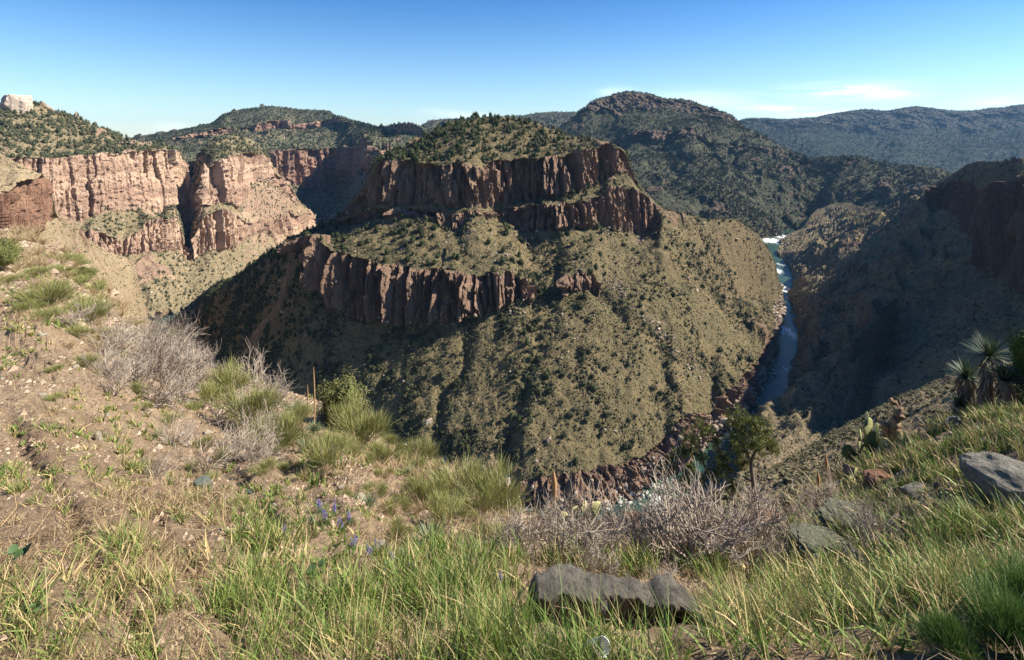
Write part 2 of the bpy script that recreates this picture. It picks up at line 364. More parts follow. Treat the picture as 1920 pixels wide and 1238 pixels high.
gul_c = [([(888, 600), (862, 680), (838, 730), (828, 800), (830, 860)], 9, 9), ([(1000, 548), (1015, 600), (990, 680), (962, 760), (942, 830), (935, 900)], 16, 12),
         ([(1120, 540), (1230, 640), (1330, 690), (1345, 720)], 12, 8), ([(640, 600), (610, 700), (590, 780)], 12, 5), ([(740, 620), (720, 700), (715, 800)], 14, 5),
         ([(1240, 430), (1320, 520), (1400, 600)], 14, 6), ([(1070, 440), (1010, 480), (1000, 530)], 14, 7), ([(1250, 700), (1262, 790)], 8, 7), ([(1330, 440), (1400, 520), (1440, 570)], 10, 5),
         ([(1140, 600), (1180, 700), (1200, 800), (1225, 850)], 9, 3), ([(480, 560), (470, 640), (450, 700)], 10, 4)]
loft('central_mesa', 340, 1472, 1.7, [L0, L1, L2, L3, Lm, Ln, Lo, Lp, Lq],
     [dict(n=22, rock=1, cols=(8, 2.6, 3.2, 1.6), rag=3), dict(n=130), dict(n=46, rock=1, cols=(17, 6.5, 6, 2.8), rag=6), dict(n=60),
      dict(n=26, rock=1, cols=(13, 4.5, 5, 2.4), rag=4), dict(n=10), dict(n=46, rock=1, cols=(15, 5.5, 5.5, 2.4), rag=4), dict(n=46)],
     m_mesa, back=((60, -12), (260, -190)), slope=(58, 3.4), gullies=gul_c, seed=11, small=5.5)

# --- big banded cliffs of the left wall
D0p = [(-40, 700), (0, 680), (100, 650), (200, 620), (300, 600), (345, 582), (360, 575), (400, 560), (450, 540), (500, 510), (560, 470), (600, 440), (630, 432)]
D0 = (D0p, [(x, river_Y(y)) for x, y in D0p])
D1 = ([(-40, 560), (100, 520), (150, 470), (200, 478), (230, 480), (300, 470), (335, 466), (350, 484), (370, 474), (400, 466), (430, 470), (450, 457), (470, 436), (500, 432), (540, 441), (560, 436), (590, 420), (612, 412), (630, 410)],
      [(-40, 600), (0, 610), (100, 650), (200, 690), (300, 744), (345, 790), (360, 790), (400, 814), (450, 864), (500, 965), (560, 1092), (600, 1257), (630, 1300)])
D2 = ([(-40, 540), (100, 500), (150, 444), (170, 430), (200, 438), (235, 448), (270, 430), (300, 418), (325, 408), (340, 424), (352, 474), (370, 428), (388, 398), (420, 393), (440, 402), (460, 412), (500, 416), (520, 407), (540, 402), (575, 400), (590, 406), (612, 410), (630, 409)], [(x, y+5) for x, y in [(-40, 600), (0, 610), (100, 650), (200, 690), (300, 744), (345, 790), (360, 790), (400, 814), (450, 864), (500, 965), (560, 1092), (600, 1257), (630, 1300)]])
Yc = [(-40, 600), (0, 620), (100, 665), (160, 700), (200, 722), (300, 790), (335, 815), (350, 900), (370, 830), (400, 835), (450, 890), (500, 990), (560, 1130), (600, 1290), (630, 1330)]
D3 = ([(-40, 480), (60, 430), (100, 402), (130, 405), (150, 412), (165, 405), (178, 398), (205, 393), (235, 392), (265, 392), (290, 400), (300, 410), (320, 385), (338, 398), (350, 450), (362, 388), (390, 386), (430, 384), (452, 388), (466, 352), (485, 338), (505, 335), (525, 350), (545, 372), (565, 388), (590, 402), (612, 408), (630, 408)], Yc)
D4 = ([(-40, 305), (30, 296), (60, 292), (100, 292), (150, 286), (180, 284), (220, 281), (262, 279), (300, 279), (332, 282), (343, 292), (350, 318), (356, 345), (366, 336), (385, 318), (400, 300), (430, 292), (462, 284), (490, 288), (505, 302), (516, 325), (530, 334), (545, 345), (560, 380), (590, 400), (612, 407), (630, 407)], [(x, y+9) for x, y in Yc])
D5 = ([(-40, 200), (0, 196), (15, 192), (60, 192), (80, 198), (100, 206), (150, 224), (200, 242), (230, 256), (262, 268), (300, 275), (335, 281), (344, 291), (350, 312), (356, 330), (372, 292), (385, 275), (400, 262), (430, 252), (460, 257), (480, 266), (500, 287), (515, 321), (530, 333), (545, 344), (560, 379), (590, 399), (612, 406), (630, 406)],
      [(x, y+(150 if x < 340 else 90 if x < 480 else 30)) for x, y in Yc])
cut = [([(170, 286), (168, 320), (162, 400)], 4.5, 0)]
loft('left_canyon_wall', -260, 630, 1.7, [D0, D1, D2, D3, D4, D5],
     [dict(n=90), dict(n=40, rock=1, cols=(16, 5, 6, 3), rag=5), dict(n=34), dict(n=90, rock=1, cols=(34, 5.5, 11, 3.0), rag=3, strata=.9, sz=14), dict(n=56)],
     m_left, back=((100, -20), (400, -300)), slope=(60, 6), gullies=[([(352, 300), (350, 380), (358, 450), (420, 560)], 9, 9), ([(455, 340), (490, 400), (540, 460)], 12, 8), ([(260, 480), (262, 560)], 6, 6)], seed=23, small=8)

# --- nearer cliff at the left edge with its pale slope
N0 = ([(-60, 520), (0, 520), (100, 540), (200, 600), (260, 650), (296, 690)], [(-60, 120), (0, 140), (100, 180), (200, 285), (260, 372), (296, 590)])
N1 = ([(-60, 432), (0, 431), (50, 436), (75, 432), (97, 418), (104, 408), (130, 420), (160, 447), (200, 472), (252, 492), (260, 530), (272, 572), (285, 630), (296, 680)], [(-60, 190), (0, 205), (50, 222), (100, 255), (130, 300), (200, 400), (255, 490), (296, 600)])
N2 = ([(-60, 370), (0, 362), (14, 355), (28, 345), (48, 342), (68, 338), (72, 328), (90, 332), (97, 350), (102, 398), (130, 419), (160, 446), (200, 471), (252, 491), (260, 529), (272, 571), (285, 629), (296, 679)], [(-60, 194), (0, 209), (50, 226), (100, 258), (130, 303), (200, 404), (255, 494), (296, 604)])
N3 = ([(-60, 262), (0, 288), (20, 298), (45, 312), (65, 323), (72, 326), (90, 330), (97, 348), (102, 397), (130, 418), (160, 445), (200, 470), (252, 490), (260, 528), (272, 570), (285, 628), (296, 678)], [(-60, 260), (0, 262), (65, 245), (100, 262), (130, 308), (200, 410), (255, 500), (296, 610)])
loft('near_left_cliff', -260, 296, 1.7, [N0, N1, N2, N3], [dict(n=110), dict(n=50, rock=1, cols=(13, 4.5, 5, 2.4), rag=2.5), dict(n=36)], m_near,
     back=((60, -25), (200, -160)), slope=(26, 2.2), seed=31, small=2.6)

# --- far mesa, upper left background
E0 = ([(230, 330), (400, 390), (480, 430), (540, 460), (580, 440), (640, 440), (700, 420), (840, 360)], [(230, 1350), (480, 1300), (540, 1250), (620, 1180), (700, 1000), (840, 950)])
E1 = ([(230, 315), (400, 322), (470, 332), (500, 336), (530, 342), (560, 345), (580, 352), (600, 348), (625, 340), (650, 325), (700, 318), (760, 300), (840, 290)], [(230, 1400), (470, 1450), (560, 1620), (640, 1740), (665, 1560), (700, 1300), (840, 1150)])
E2 = ([(230, 312), (400, 300), (468, 278), (500, 279), (540, 278), (570, 272), (600, 273), (650, 270), (700, 272), (720, 285), (760, 285), (840, 280)], [(230, 1415), (470, 1465), (560, 1635), (640, 1755), (665, 1575), (700, 1315), (840, 1160)])
E3 = ([(230, 275), (300, 268), (400, 252), (440, 246), (470, 243), (500, 242), (540, 241), (580, 238), (600, 236), (630, 232), (650, 230), (690, 240), (720, 250), (840, 262)], [(230, 1800), (400, 1850), (550, 2120), (620, 2100), (700, 1700), (840, 1300)])
E4 = ([(230, 273), (300, 262), (395, 243), (420, 238), (450, 240), (470, 233), (500, 227), (540, 225), (550, 230), (575, 226), (610, 223), (640, 222), (655, 226), (690, 239), (720, 249), (840, 260)], [(230, 1815), (400, 1865), (550, 2135), (620, 2115), (700, 1715), (840, 1310)])
E5 = ([(230, 265), (262, 256), (300, 250), (345, 243), (390, 233), (403, 228), (415, 216), (450, 206), (490, 201), (510, 199), (540, 203), (580, 206), (610, 207), (622, 214), (650, 222), (690, 232), (715, 239), (745, 232), (770, 232), (790, 238), (810, 243), (840, 256)], [(230, 2500), (400, 2500), (510, 2500), (620, 2200), (700, 1800), (770, 1500), (840, 1450)])
loft('far_left_mesa', 230, 840, 1.8, [E0, E1, E2, E3, E4, E5], [dict(n=70), dict(n=40, rock=1, cols=(45, 16, 16, 6), rag=6), dict(n=24), dict(n=14, rock=1, cols=(50, 18, 18, 7), rag=5), dict(n=24)], m_farl,
     back=((300, -20), (900, -500)), slope=(170, 9), gullies=[([(560, 235), (620, 280), (640, 330), (600, 400)], 20, 18), ([(660, 230), (640, 262)], 12, 18), ([(470, 240), (455, 275)], 12, 14)], seed=41, small=11)

# --- low mesas on the centre horizon
G0 = ([(760, 330), (1130, 330)], [(760, 2300), (1130, 2300)])
G1 = ([(760, 262), (790, 250), (850, 250), (1000, 240), (1130, 235)], [(760, 3300), (1130, 3300)])
G2 = ([(760, 260), (782, 246), (792, 234), (810, 226), (840, 222), (900, 222), (945, 218), (975, 217), (1000, 213), (1040, 210), (1085, 210), (1130, 214)], [(760, 3600), (1130, 3800)])
loft('horizon_mesas', 760, 1130, 2.2, [G0, G1, G2], [dict(n=40), dict(n=16, rock=.4, cols=(90, 20, 30, 8), rag=4)], m_mtn, back=((400, -60), (1500, -700)), slope=(260, 20), seed=51, small=10)

# --- big dark mountain right of centre
H0 = ([(1020, 360), (1100, 380), (1200, 410), (1300, 440), (1400, 448), (1445, 446), (1490, 438), (1540, 425), (1600, 420)], [(1020, 1300), (1200, 1150), (1300, 1120), (1400, 1150), (1445, 1190), (1490, 1240), (1600, 1300)])
H1 = ([(1020, 280), (1100, 290), (1200, 300), (1300, 320), (1400, 345), (1450, 355), (1500, 370), (1540, 400), (1600, 418)], [(1020, 1750), (1200, 1600), (1300, 1450), (1400, 1400), (1500, 1450), (1540, 1420), (1600, 1400)])
H2 = ([(1020, 262), (1080, 258), (1140, 260), (1180, 252), (1225, 248), (1260, 252), (1300, 247), (1330, 262), (1400, 275), (1450, 290), (1500, 320), (1540, 380), (1600, 416)], [(1020, 2000), (1200, 1850), (1300, 1750), (1400, 1650), (1500, 1550), (1540, 1500), (1600, 1450)])
H3 = ([(1020, 260), (1080, 255), (1140, 256), (1180, 240), (1225, 236), (1260, 238), (1300, 234), (1330, 255), (1400, 270), (1450, 285), (1500, 316), (1540, 378), (1600, 415)], [(1020, 2010), (1200, 1865), (1300, 1765), (1400, 1665), (1500, 1560), (1540, 1510), (1600, 1460)])
H4 = ([(1020, 256), (1050, 243), (1075, 226), (1100, 207), (1140, 203), (1200, 203), (1260, 206), (1320, 214), (1360, 222), (1390, 240), (1450, 270), (1500, 300), (1540, 376), (1600, 414)], [(1020, 2100), (1200, 2150), (1300, 2100), (1400, 1900), (1500, 1650), (1540, 1530), (1600, 1480)])
H5 = ([(1020, 255), (1048, 242), (1070, 226), (1095, 204), (1108, 189), (1130, 183), (1160, 173), (1185, 171), (1215, 175), (1245, 184), (1290, 187), (1325, 198), (1362, 210), (1378, 220), (1392, 236), (1410, 250), (1450, 267), (1490, 284), (1515, 297), (1530, 330), (1545, 378), (1600, 413)], [(1020, 2150), (1200, 2300), (1300, 2250), (1400, 2000), (1500, 1720), (1540, 1560), (1600, 1500)])
loft('dark_mountain', 1020, 1600, 1.8, [H0, H1, H2, H3, H4, H5], [dict(n=80), dict(n=40), dict(n=14, rock=.8, cols=(40, 14, 16, 6), rag=5), dict(n=30), dict(n=20, rock=.5, cols=(40, 12, 16, 5), rag=3)], m_mtn,
     back=((300, -40), (1200, -500)), slope=(210, 15), gullies=[([(1370, 270), (1400, 330), (1450, 400), (1475, 440)], 16, 40), ([(1230, 260), (1290, 340), (1330, 420)], 20, 36), ([(1470, 280), (1500, 340), (1520, 420)], 12, 34), ([(1320, 260), (1350, 330), (1390, 400)], 12, 26), ([(1150, 200), (1140, 280), (1180, 380)], 24, 34), ([(1110, 230), (1080, 280)], 16, 20), ([(1420, 300), (1460, 370), (1490, 430)], 10, 22)], seed=61, small=9)

# --- middle ridge right, in shade
I0 = ([(1470, 440), (1560, 420), (1640, 430), (1750, 420), (1850, 400)], [(1470, 1400), (1560, 1250), (1640, 1100), (1750, 1000), (1850, 900)])
I1 = ([(1470, 300), (1488, 296), (1520, 299), (1545, 295), (1580, 293), (1620, 294), (1645, 303), (1680, 309), (1720, 310), (1755, 314), (1775, 322), (1795, 332), (1850, 350)], [(1470, 1750), (1560, 1650), (1640, 1550), (1750, 1350), (1850, 1200)])
loft('middle_ridge', 1470, 1850, 1.8, [I0, I1], [dict(n=90)], m_mtn, back=((200, -60), (800, -400)), slope=(150, 14), gullies=[([(1560, 300), (1540, 360), (1500, 410)], 12, 22), ([(1640, 310), (1600, 380)], 12, 16), ([(1700, 315), (1670, 390)], 12, 16)], seed=71, small=12)

# --- hazy blue ridge, far right
J0 = ([(1330, 380), (2000, 400)], [(1330, 2600), (2000, 2400)])
J1 = ([(1330, 275), (1450, 290), (1560, 285), (1700, 290), (1800, 300), (2000, 300)], [(1330, 3600), (1560, 3500), (1800, 3300), (2000, 3200)])
J2 = ([(1330, 240), (1385, 232), (1440, 232), (1500, 234), (1575, 236), (1640, 240), (1720, 238), (1800, 236), (1900, 232), (2000, 225)], [(1330, 4600), (1560, 4500), (1800, 4300), (2000, 4200)])
J3 = ([(1330, 236), (1385, 228), (1400, 223), (1440, 221), (1480, 222), (1500, 220), (1530, 218), (1560, 211), (1590, 207), (1620, 204), (1665, 207), (1700, 200), (1720, 198), (1755, 203), (1790, 207), (1830, 206), (1860, 201), (1880, 201), (1900, 197), (1920, 195), (2000, 186)], [(1330, 4900), (1560, 4900), (1800, 4700), (2000, 4600)])
loft('far_right_ridge', 1330, 2250, 2.2, [J0, J1, J2, J3], [dict(n=50), dict(n=50), dict(n=24, rock=.5, cols=(120, 30, 40, 10), rag=4)], m_far, back=((600, -60), (2500, -900)), slope=(500, 30),
     gullies=[([(1560, 215), (1620, 260), (1640, 310)], 30, 50), ([(1680, 210), (1640, 260), (1600, 300)], 30, 45), ([(1800, 215), (1760, 260), (1740, 300)], 30, 45), ([(1870, 215), (1880, 290)], 26, 45), ([(1450, 228), (1500, 290)], 24, 60)], seed=81, small=0)

# --- right slope, mostly shaded
def KY(px, py):
    """distance at which the ray through this pixel meets the valley side that rises from the right bank:
    gentle at the foot, steep under the rim"""
    k = (float(py)-HY)/F; t = (float(px)-CX)/F; lo, hi = 120., 1600.
    for _ in range(50):
        Y = (lo+hi)/2; d = (t*Y-216)*.91-(Y-458)*.42
        g = .67*d if d < 110 else 73.7+.98*(d-110)
        if -200+g+k*Y > 0: hi = Y
        else: lo = Y
    return (lo+hi)/2
kx = [1478, 1490, 1500, 1520, 1540, 1560, 1580, 1600, 1650, 1700, 1750, 1800, 1850, 1900, 1960, 2010, 2100, 2200, 2300, 2450]
Kp0 = [(1478, 770), (1500, 800), (1600, 850), (1700, 820), (1800, 770), (1900, 740), (2010, 720), (2450, 720)]
Ktop = [(1478, 452), (1490, 441), (1500, 431), (1520, 404), (1535, 390), (1555, 382), (1580, 380), (1600, 384), (1630, 393), (1655, 401), (1680, 392), (1700, 382), (1738, 366), (1752, 352), (1765, 340), (1800, 317), (1822, 305), (1845, 303), (1880, 302), (1920, 299), (2010, 330), (2100, 430), (2450, 580)]
def kln(fr=None, p=None, dy=0, p_hi=Ktop):
    if p is None:
        a = tab(Kp0, kx); b = tab(p_hi, kx); p = [(x, a[i]*(1-fr)+b[i]*fr) for i, x in enumerate(kx)]
    xs = [q[0] for q in p]
    return (p, [(x, float(KY(x, y))+dy) for x, y in p])
K0 = kln(0); K1 = kln(.3); K2 = kln(.6)
K3p = [(1478, 500), (1500, 470), (1540, 455), (1580, 450), (1655, 440), (1700, 410), (1738, 376), (1752, 388), (1790, 400), (1820, 440), (1850, 500), (1880, 520), (1920, 540), (2010, 560), (2100, 570), (2450, 600)]
K3 = kln(p=K3p)
K4p = [(1478, 499), (1500, 469), (1540, 454), (1580, 449), (1655, 439), (1700, 409), (1738, 374), (1745, 352), (1790, 338), (1815, 345), (1840, 352), (1870, 338), (1920, 330), (2010, 360), (2100, 450), (2450, 590)]
k3y = dict(K3[1])
K4 = (K4p, [(x, float(np.interp(x, [q[0] for q in K3[1]], [q[1] for q in K3[1]]))+(14 if x > 1740 else 6)) for x, _ in K4p])
k3t = [q[0] for q in K3[1]], [q[1] for q in K3[1]]
K5 = (Ktop, [(x, float(KY(x, y))*(1.0+.10*sst(np.array(x*1.), 1490, 1560))) for x, y in Ktop if x < 1740]+[(x, float(np.interp(x, *k3t))+50) for x in (1752, 1800, 1850, 1920, 2010, 2450)])
loft('right_slope', 1478, 2450, 1.7, [K0, K1, K2, K3, K4, K5], [dict(n=70), dict(n=60), dict(n=50), dict(n=50, rock=1, cols=(18, 5, 7, 2.6), rag=1.5), dict(n=34)], m_right,
     back=((80, -10), (260, -60)), slope=(30, 5.5), gullies=[([(1900, 560), (1700, 640), (1560, 730), (1500, 770)], 12, 8), ([(1720, 470), (1600, 560), (1520, 640)], 12, 9), ([(1700, 420), (1560, 500), (1490, 560)], 9, 7), ([(1800, 480), (1700, 540), (1560, 650)], 10, 7), ([(1900, 680), (1760, 720), (1600, 790)], 12, 8), ([(1484, 745), (1540, 692), (1600, 640), (1680, 568)], 14, -20), ([(1500, 560), (1570, 500), (1640, 450), (1720, 385)], 18, -18), ([(1495, 640), (1600, 550), (1730, 450)], 12, -20), ([(1500, 700), (1570, 640), (1650, 575), (1760, 500)], 12, -20), ([(1640, 620), (1740, 550), (1840, 480)], 12, -14), ([(1500, 520), (1560, 470), (1640, 420)], 8, -12)], seed=91, small=3.5, edge=(1478, 45, [(430, 0), (440, -12), (470, -22), (490, -6), (515, 12), (560, 0), (600, 14), (650, 17), (700, 2), (745, -8), (800, -20)]))
# --- low spur beside the near bend of the river
Q0 = ([(1385, 905), (1500, 905), (1720, 850)], [(1385, 285), (1500, 300), (1640, 300), (1720, 340)])
Q1 = ([(1385, 860), (1420, 840), (1500, 820), (1560, 800), (1640, 765), (1720, 740)], [(1385, 310), (1420, 320), (1500, 330), (1560, 345), (1640, 385), (1690, 430), (1720, 445)])
Q2 = ([(1385, 815), (1400, 792), (1415, 778), (1440, 765), (1470, 748), (1485, 730), (1510, 705), (1540, 682), (1560, 668), (1600, 632), (1640, 597), (1680, 560), (1720, 530)], [(1385, 380), (1415, 400), (1470, 410), (1520, 405), (1600, 415), (1650, 445), (1690, 500), (1720, 530)])
loft('river_spur', 1385, 1720, 1.7, [Q0, Q1, Q2], [dict(n=60), dict(n=70)], m_spur, back=((12, -7), (40, -30), (90, -60)), slope=(24, 3.0), gullies=[([(1640, 640), (1560, 720), (1500, 780)], 8, 5), ([(1700, 620), (1600, 730), (1500, 820)], 9, 7), ([(1430, 790), (1500, 730), (1600, 655), (1690, 570)], 9, -13), ([(1450, 850), (1540, 800), (1640, 730), (1700, 690)], 16, -6), ([(1440, 815), (1540, 745), (1640, 665)], 7, -9)], seed=95, small=3)

# --- low shoulder between the foreground and the right slope
M0 = ([(1330, 985), (1450, 980), (1640, 930), (1800, 860), (2000, 820)], [(1330, 12), (1450, 12), (1640, 14), (2000, 13)])
M1 = ([(1330, 935), (1385, 905), (1430, 886), (1500, 850), (1560, 812), (1600, 790), (1640, 768), (1700, 738), (1760, 716), (1790, 704), (1850, 690), (2000, 660)], [(1330, 52), (1430, 60), (1560, 70), (1700, 74), (1850, 70), (2000, 64)])
loft('shoulder', 1330, 2250, 2.2, [M0, M1], [dict(n=110)], terrain_mat('shoulder_ground', (.24, .185, .11), (.18, .145, .085), (.10, .085, .05), (.2, .13, .09), (.14, .09, .07), (.08, .06, .05), .25), back=((10, -9), (60, -70)), slope=(9, .7), seed=97, small=.8)

# --- river floor bedrock and the water
def grid(name, x0, x1, y0, y1, nx, ny, z, mat, kind='structure', fn=None):
    X, Y = np.meshgrid(np.linspace(x0, x1, nx), np.linspace(y0, y1, ny)); Z = np.full(X.shape, float(z)) if fn is None else fn(X, Y)
    idx = np.arange(nx*ny).reshape(ny, nx)
    fc = np.stack([idx[:-1, :-1], idx[:-1, 1:], idx[1:, 1:], idx[1:, :-1]], -1).reshape(-1, 4)
    o = mesh_obj(name, np.stack([X, Y, Z], -1).reshape(-1, 3), fc, mat, smooth=True); tag(o, kind=kind); return o
t = NT('river_water'); co = t.co()
fo = t.noise(t.co((1, .45, 1)), .11, 6, .72, 1.2); big = t.noise(co, .018, 3)
def blob(px, py, rx, ry):
    q = at(px, py, river_Y(py)); vm = t.n.new('ShaderNodeMapping'); vm.inputs['Location'].default_value = (-q[0]/rx, -q[1]/ry, 0); vm.inputs['Scale'].default_value = (1/rx, 1/ry, 0)
    t.l.new(co, vm.inputs[0]); ln = t.n.new('ShaderNodeVectorMath'); ln.operation = 'LENGTH'; t.l.new(vm.outputs[0], ln.inputs[0]); return t.rng(ln.outputs['Value'], 1, .3)
bl = blob(1458, 508, 16, 60)
for q in ((1472, 540, 14, 50), (1466, 696, 13, 9), (1476, 690, 12, 14), (1462, 442, 40, 60), (1440, 450, 40, 50), (1478, 622, 12, 40), (1230, 935, 8, 10), (1330, 815, 8, 14), (395, 680, 10, 20)): bl = t.math('MAXIMUM', bl, blob(*q))
wht = t.rng(t.math('ADD', t.math('ADD', fo, t.math('MULTIPLY', bl, .21)), t.math('MULTIPLY', t.math('SUBTRACT', big, .5), .5)), .63, .72)
base = t.mix(t.rng(t.noise(co, .03, 3), .4, .6), (.022, .055, .045), (.04, .075, .05))
t.col(t.mix(t.math('MULTIPLY', wht, .9), base, (.75, .76, .72)))
t.set(t.b.inputs['Roughness'], t.mix(wht, (.12, .12, .12), (.7, .7, .7))); t.b.inputs['Specular IOR Level'].default_value = .12
t.bump(t.noise(co, .6, 5, .7, .5), .5, .8)
grid('river', -1200, 1500, 150, 2000, 300, 300, -201.0, t.m, fn=lambda X, Y: -201.0+fbm(X/9, Y/14, None, 2, 5)*.18)
t = NT('bedrock'); co = t.co()
t.col(t.mix(t.rng(t.noise(co, .08, 5), .4, .6), (.20, .17, .13), (.11, .095, .075))); t.bump(t.noise(co, .3, 6, .7), 3)
grid('valley_floor', -9000, 9000, -3000, 12000, 90, 90, -330.0, t.m)
# ---------------------------------------------------------------- trees and scrub of the canyon
def leaf_mat(name, dark, mid, lite, scale=1.2, trans=0.0):
    t = NT(name); co = t.co()
    a = t.attr('tint')
    c = t.mix(t.rng(a, 0, .5), dark, mid); c = t.mix(t.rng(a, .5, 1), c, lite)
    n = t.rng(t.noise(co, scale, 3, .6), .35, .65)
    c = t.mix(t.math('MULTIPLY', n, .5), c, tuple(v*.55 for v in mid))
    t.col(c); t.b.inputs['Roughness'].default_value = .8; t.b.inputs['Specular IOR Level'].default_value = .2
    return t.m
import bmesh
def ico(sub):
    bm = bmesh.new(); bmesh.ops.create_icosphere(bm, subdivisions=sub, radius=1)
    V = np.array([v.co[:] for v in bm.verts]); Fc = np.array([[v.index for v in f.verts] for f in bm.faces]); bm.free(); return V, Fc
ICO1, ICO2, ICO3 = ico(1), ico(2), ico(3)
def crown_template(sub, leaves, seed, tall=1.0, cone=0., leaf=.16, wide=1.):
    """unit plant: height about 1, rough core plus leaf tufts standing out of it"""
    r = np.random.default_rng(seed); V, Fc = ico(sub); V = V.copy()
    n = fbm(V[:, 0]*2.1+seed, V[:, 1]*2.1, V[:, 2]*2.1, 3, seed)
    V *= (1+.45*n)[:, None]
    core = V*np.array([.36, .36, .42])*.92+np.array([0, 0, .5])
    core[:, :2] *= wide; V1 = core; F1 = Fc
    d = r.normal(size=(leaves, 3)); d /= np.linalg.norm(d, axis=1, keepdims=True)
    nn = fbm(d[:, 0]*2.1+seed, d[:, 1]*2.1, d[:, 2]*2.1, 3, seed)
    c = d*(1+.45*nn)[:, None]*np.array([.37*wide, .37*wide, .44])*r.uniform(.8, 1.22, (leaves, 1))+np.array([0, 0, .52])
    u = r.normal(size=(leaves, 3)); u /= np.linalg.norm(u, axis=1, keepdims=True); w = np.cross(u, d); w /= np.linalg.norm(w, axis=1, keepdims=True)+1e-9
    s = r.uniform(.6, 1.4, (leaves, 1))*leaf
    T = np.stack([c-u*s, c+u*s*.9+w*s*.5, c+w*s*1.3+d*s*.5], 1).reshape(-1, 3)
    V = np.concatenate([V1, T]); Fa = np.concatenate([F1, np.arange(leaves*3).reshape(-1, 3)+len(V1)])
    if cone: V[:, :2] *= (1+cone*(.5-V[:, 2]))[:, None]
    V[:, 2] *= tall; V[:, 2] -= .05
    ti = np.concatenate([r.uniform(.0, .5, len(V1)), np.repeat(r.uniform(.2, 1, leaves), 3)])
    return V, Fa, ti
def merge_scatter(name, P, Sz, temps, mat, seed=0, tint=None, kind='stuff', flat=1.0):
    r = np.random.default_rng(seed); Vs, Fs, Ts = [], [], []; off = 0
    k = r.integers(0, len(temps), len(P)); tint = r.uniform(-.35, .35, len(P)) if tint is None else tint
    for i, (V, Fc, ti) in enumerate(temps):
        m = k == i; p = P[m]; s = Sz[m]; q = len(p)
        if not q: continue
        a = r.uniform(0, 6.283, q); ca, sa = np.cos(a), np.sin(a)
        sx = s*r.uniform(.8, 1.25, q); sy = s*r.uniform(.8, 1.25, q); sz = s*r.uniform(.75, 1.2, q)*flat
        x = V[None, :, 0]*sx[:, None]; y = V[None, :, 1]*sy[:, None]; z = V[None, :, 2]*sz[:, None]
        W = np.stack([x*ca[:, None]-y*sa[:, None]+p[:, 0:1], x*sa[:, None]+y*ca[:, None]+p[:, 1:2], z+p[:, 2:3]], -1)
        Vs.append(W.reshape(-1, 3)); Fs.append((Fc[None]+(np.arange(q)*len(V))[:, None, None]+off).reshape(-1, 3)); off += q*len(V)
        Ts.append(np.clip(ti[None]+tint[m][:, None], 0, 1).ravel())
    if not Vs: return None
    o = mesh_obj(name, np.concatenate(Vs), np.concatenate(Fs), mat, attrs={'tint': np.concatenate(Ts)})
    tag(o, kind=kind); return o
def sample(surf, n, wfn, seed):
    s = SURF[surf]; P = s['P']; nr, nc = P.shape[:2]
    a = P[:-1, :-1]; b = P[:-1, 1:]; c = P[1:, :-1]
    ar = np.linalg.norm(np.cross(b-a, c-a), axis=2)
    w = ar*wfn(s['PX'][:-1, :-1], s['PY'][:-1, :-1], s['R'][:-1, :-1], a)
    w = np.where((s['seg'][:-1, None] < 0) | (s['PX'][:-1, :-1] < -120) | (s['PX'][:-1, :-1] > 2060), 0, w); w = np.clip(w, 0, None)
    r = np.random.default_rng(seed); cum = np.cumsum(w.ravel()); t = r.uniform(0, cum[-1], n); k = np.searchsorted(cum, t)
    k = np.clip(k, 0, w.size-1); i, j = k//(nc-1), k % (nc-1)
    u = r.uniform(0, 1, (n, 1)); v = r.uniform(0, 1, (n, 1))
    Q = (P[i, j]*(1-u)+P[i, j+1]*u)*(1-v)+(P[i+1, j]*(1-u)+P[i+1, j+1]*u)*v
    return Q
def pxy(Q): return CX+F*Q[:, 0]/Q[:, 1], HY-F*Q[:, 2]/Q[:, 1]
def near_line(px, py, pts, w):
    d = np.full(px.shape, 1e9)
    for (ax, ay), (bx, by) in zip(pts[:-1], pts[1:]):
        vx, vy = bx-ax, by-ay; t = np.clip(((px-ax)*vx+(py-ay)*vy)/(vx*vx+vy*vy), 0, 1)
        d = np.minimum(d, np.hypot(px-ax-t*vx, py-ay-t*vy))
    return np.exp(-(d/w)**2)

m_jun = leaf_mat('juniper_leaf', (.022, .032, .012), (.045, .058, .02), (.085, .10, .035), .9)
m_scr = leaf_mat('scrub_leaf', (.025, .03, .014), (.055, .06, .028), (.12, .115, .06), 1.5)
m_ltree = leaf_mat('left_tree_leaf', (.045, .055, .03), (.085, .095, .05), (.14, .145, .08), .6)
m_ftree = leaf_mat('far_tree_leaf', (.014, .022, .011), (.025, .036, .016), (.05, .062, .028), .3)
T_mid = [crown_template(1, 26, 100+i, cone=.6, wide=.8, leaf=.13) for i in range(6)]
T_shr = [crown_template(1, 22, 200+i, tall=.75) for i in range(6)]
T_far = [crown_template(1, 8, 300+i, cone=.7, leaf=.18, wide=.72) for i in range(4)]
T_big = [crown_template(2, 130, 400+i, cone=.6, leaf=.085, wide=.8) for i in range(6)]
T_bsh = [crown_template(2, 120, 500+i, tall=.8, leaf=.10) for i in range(6)]

def individuals(name, label_fn, cat, Q, size, temps, mat, seed):
    r = np.random.default_rng(seed); meshes = [np_mesh(name, V, Fc, mat, attrs={'tint': ti}) for V, Fc, ti in temps]
    for q, s in zip(Q, size):
        o = bpy.data.objects.new(name, meshes[r.integers(len(meshes))]); S.collection.objects.link(o)
        o.location = q; o.rotation_euler[2] = r.uniform(0, 6.28); o.scale = (s*r.uniform(.85, 1.2), s*r.uniform(.85, 1.2), s*r.uniform(.85, 1.15))
        lab, grp = label_fn(CX+F*q[0]/q[1], HY-F*q[2]/q[1]); tag(o, lab, cat, grp)
def split_big(Q, size, n):
    app = size/Q[:, 1]; k = np.argsort(-app); return k[:n], k[n:]

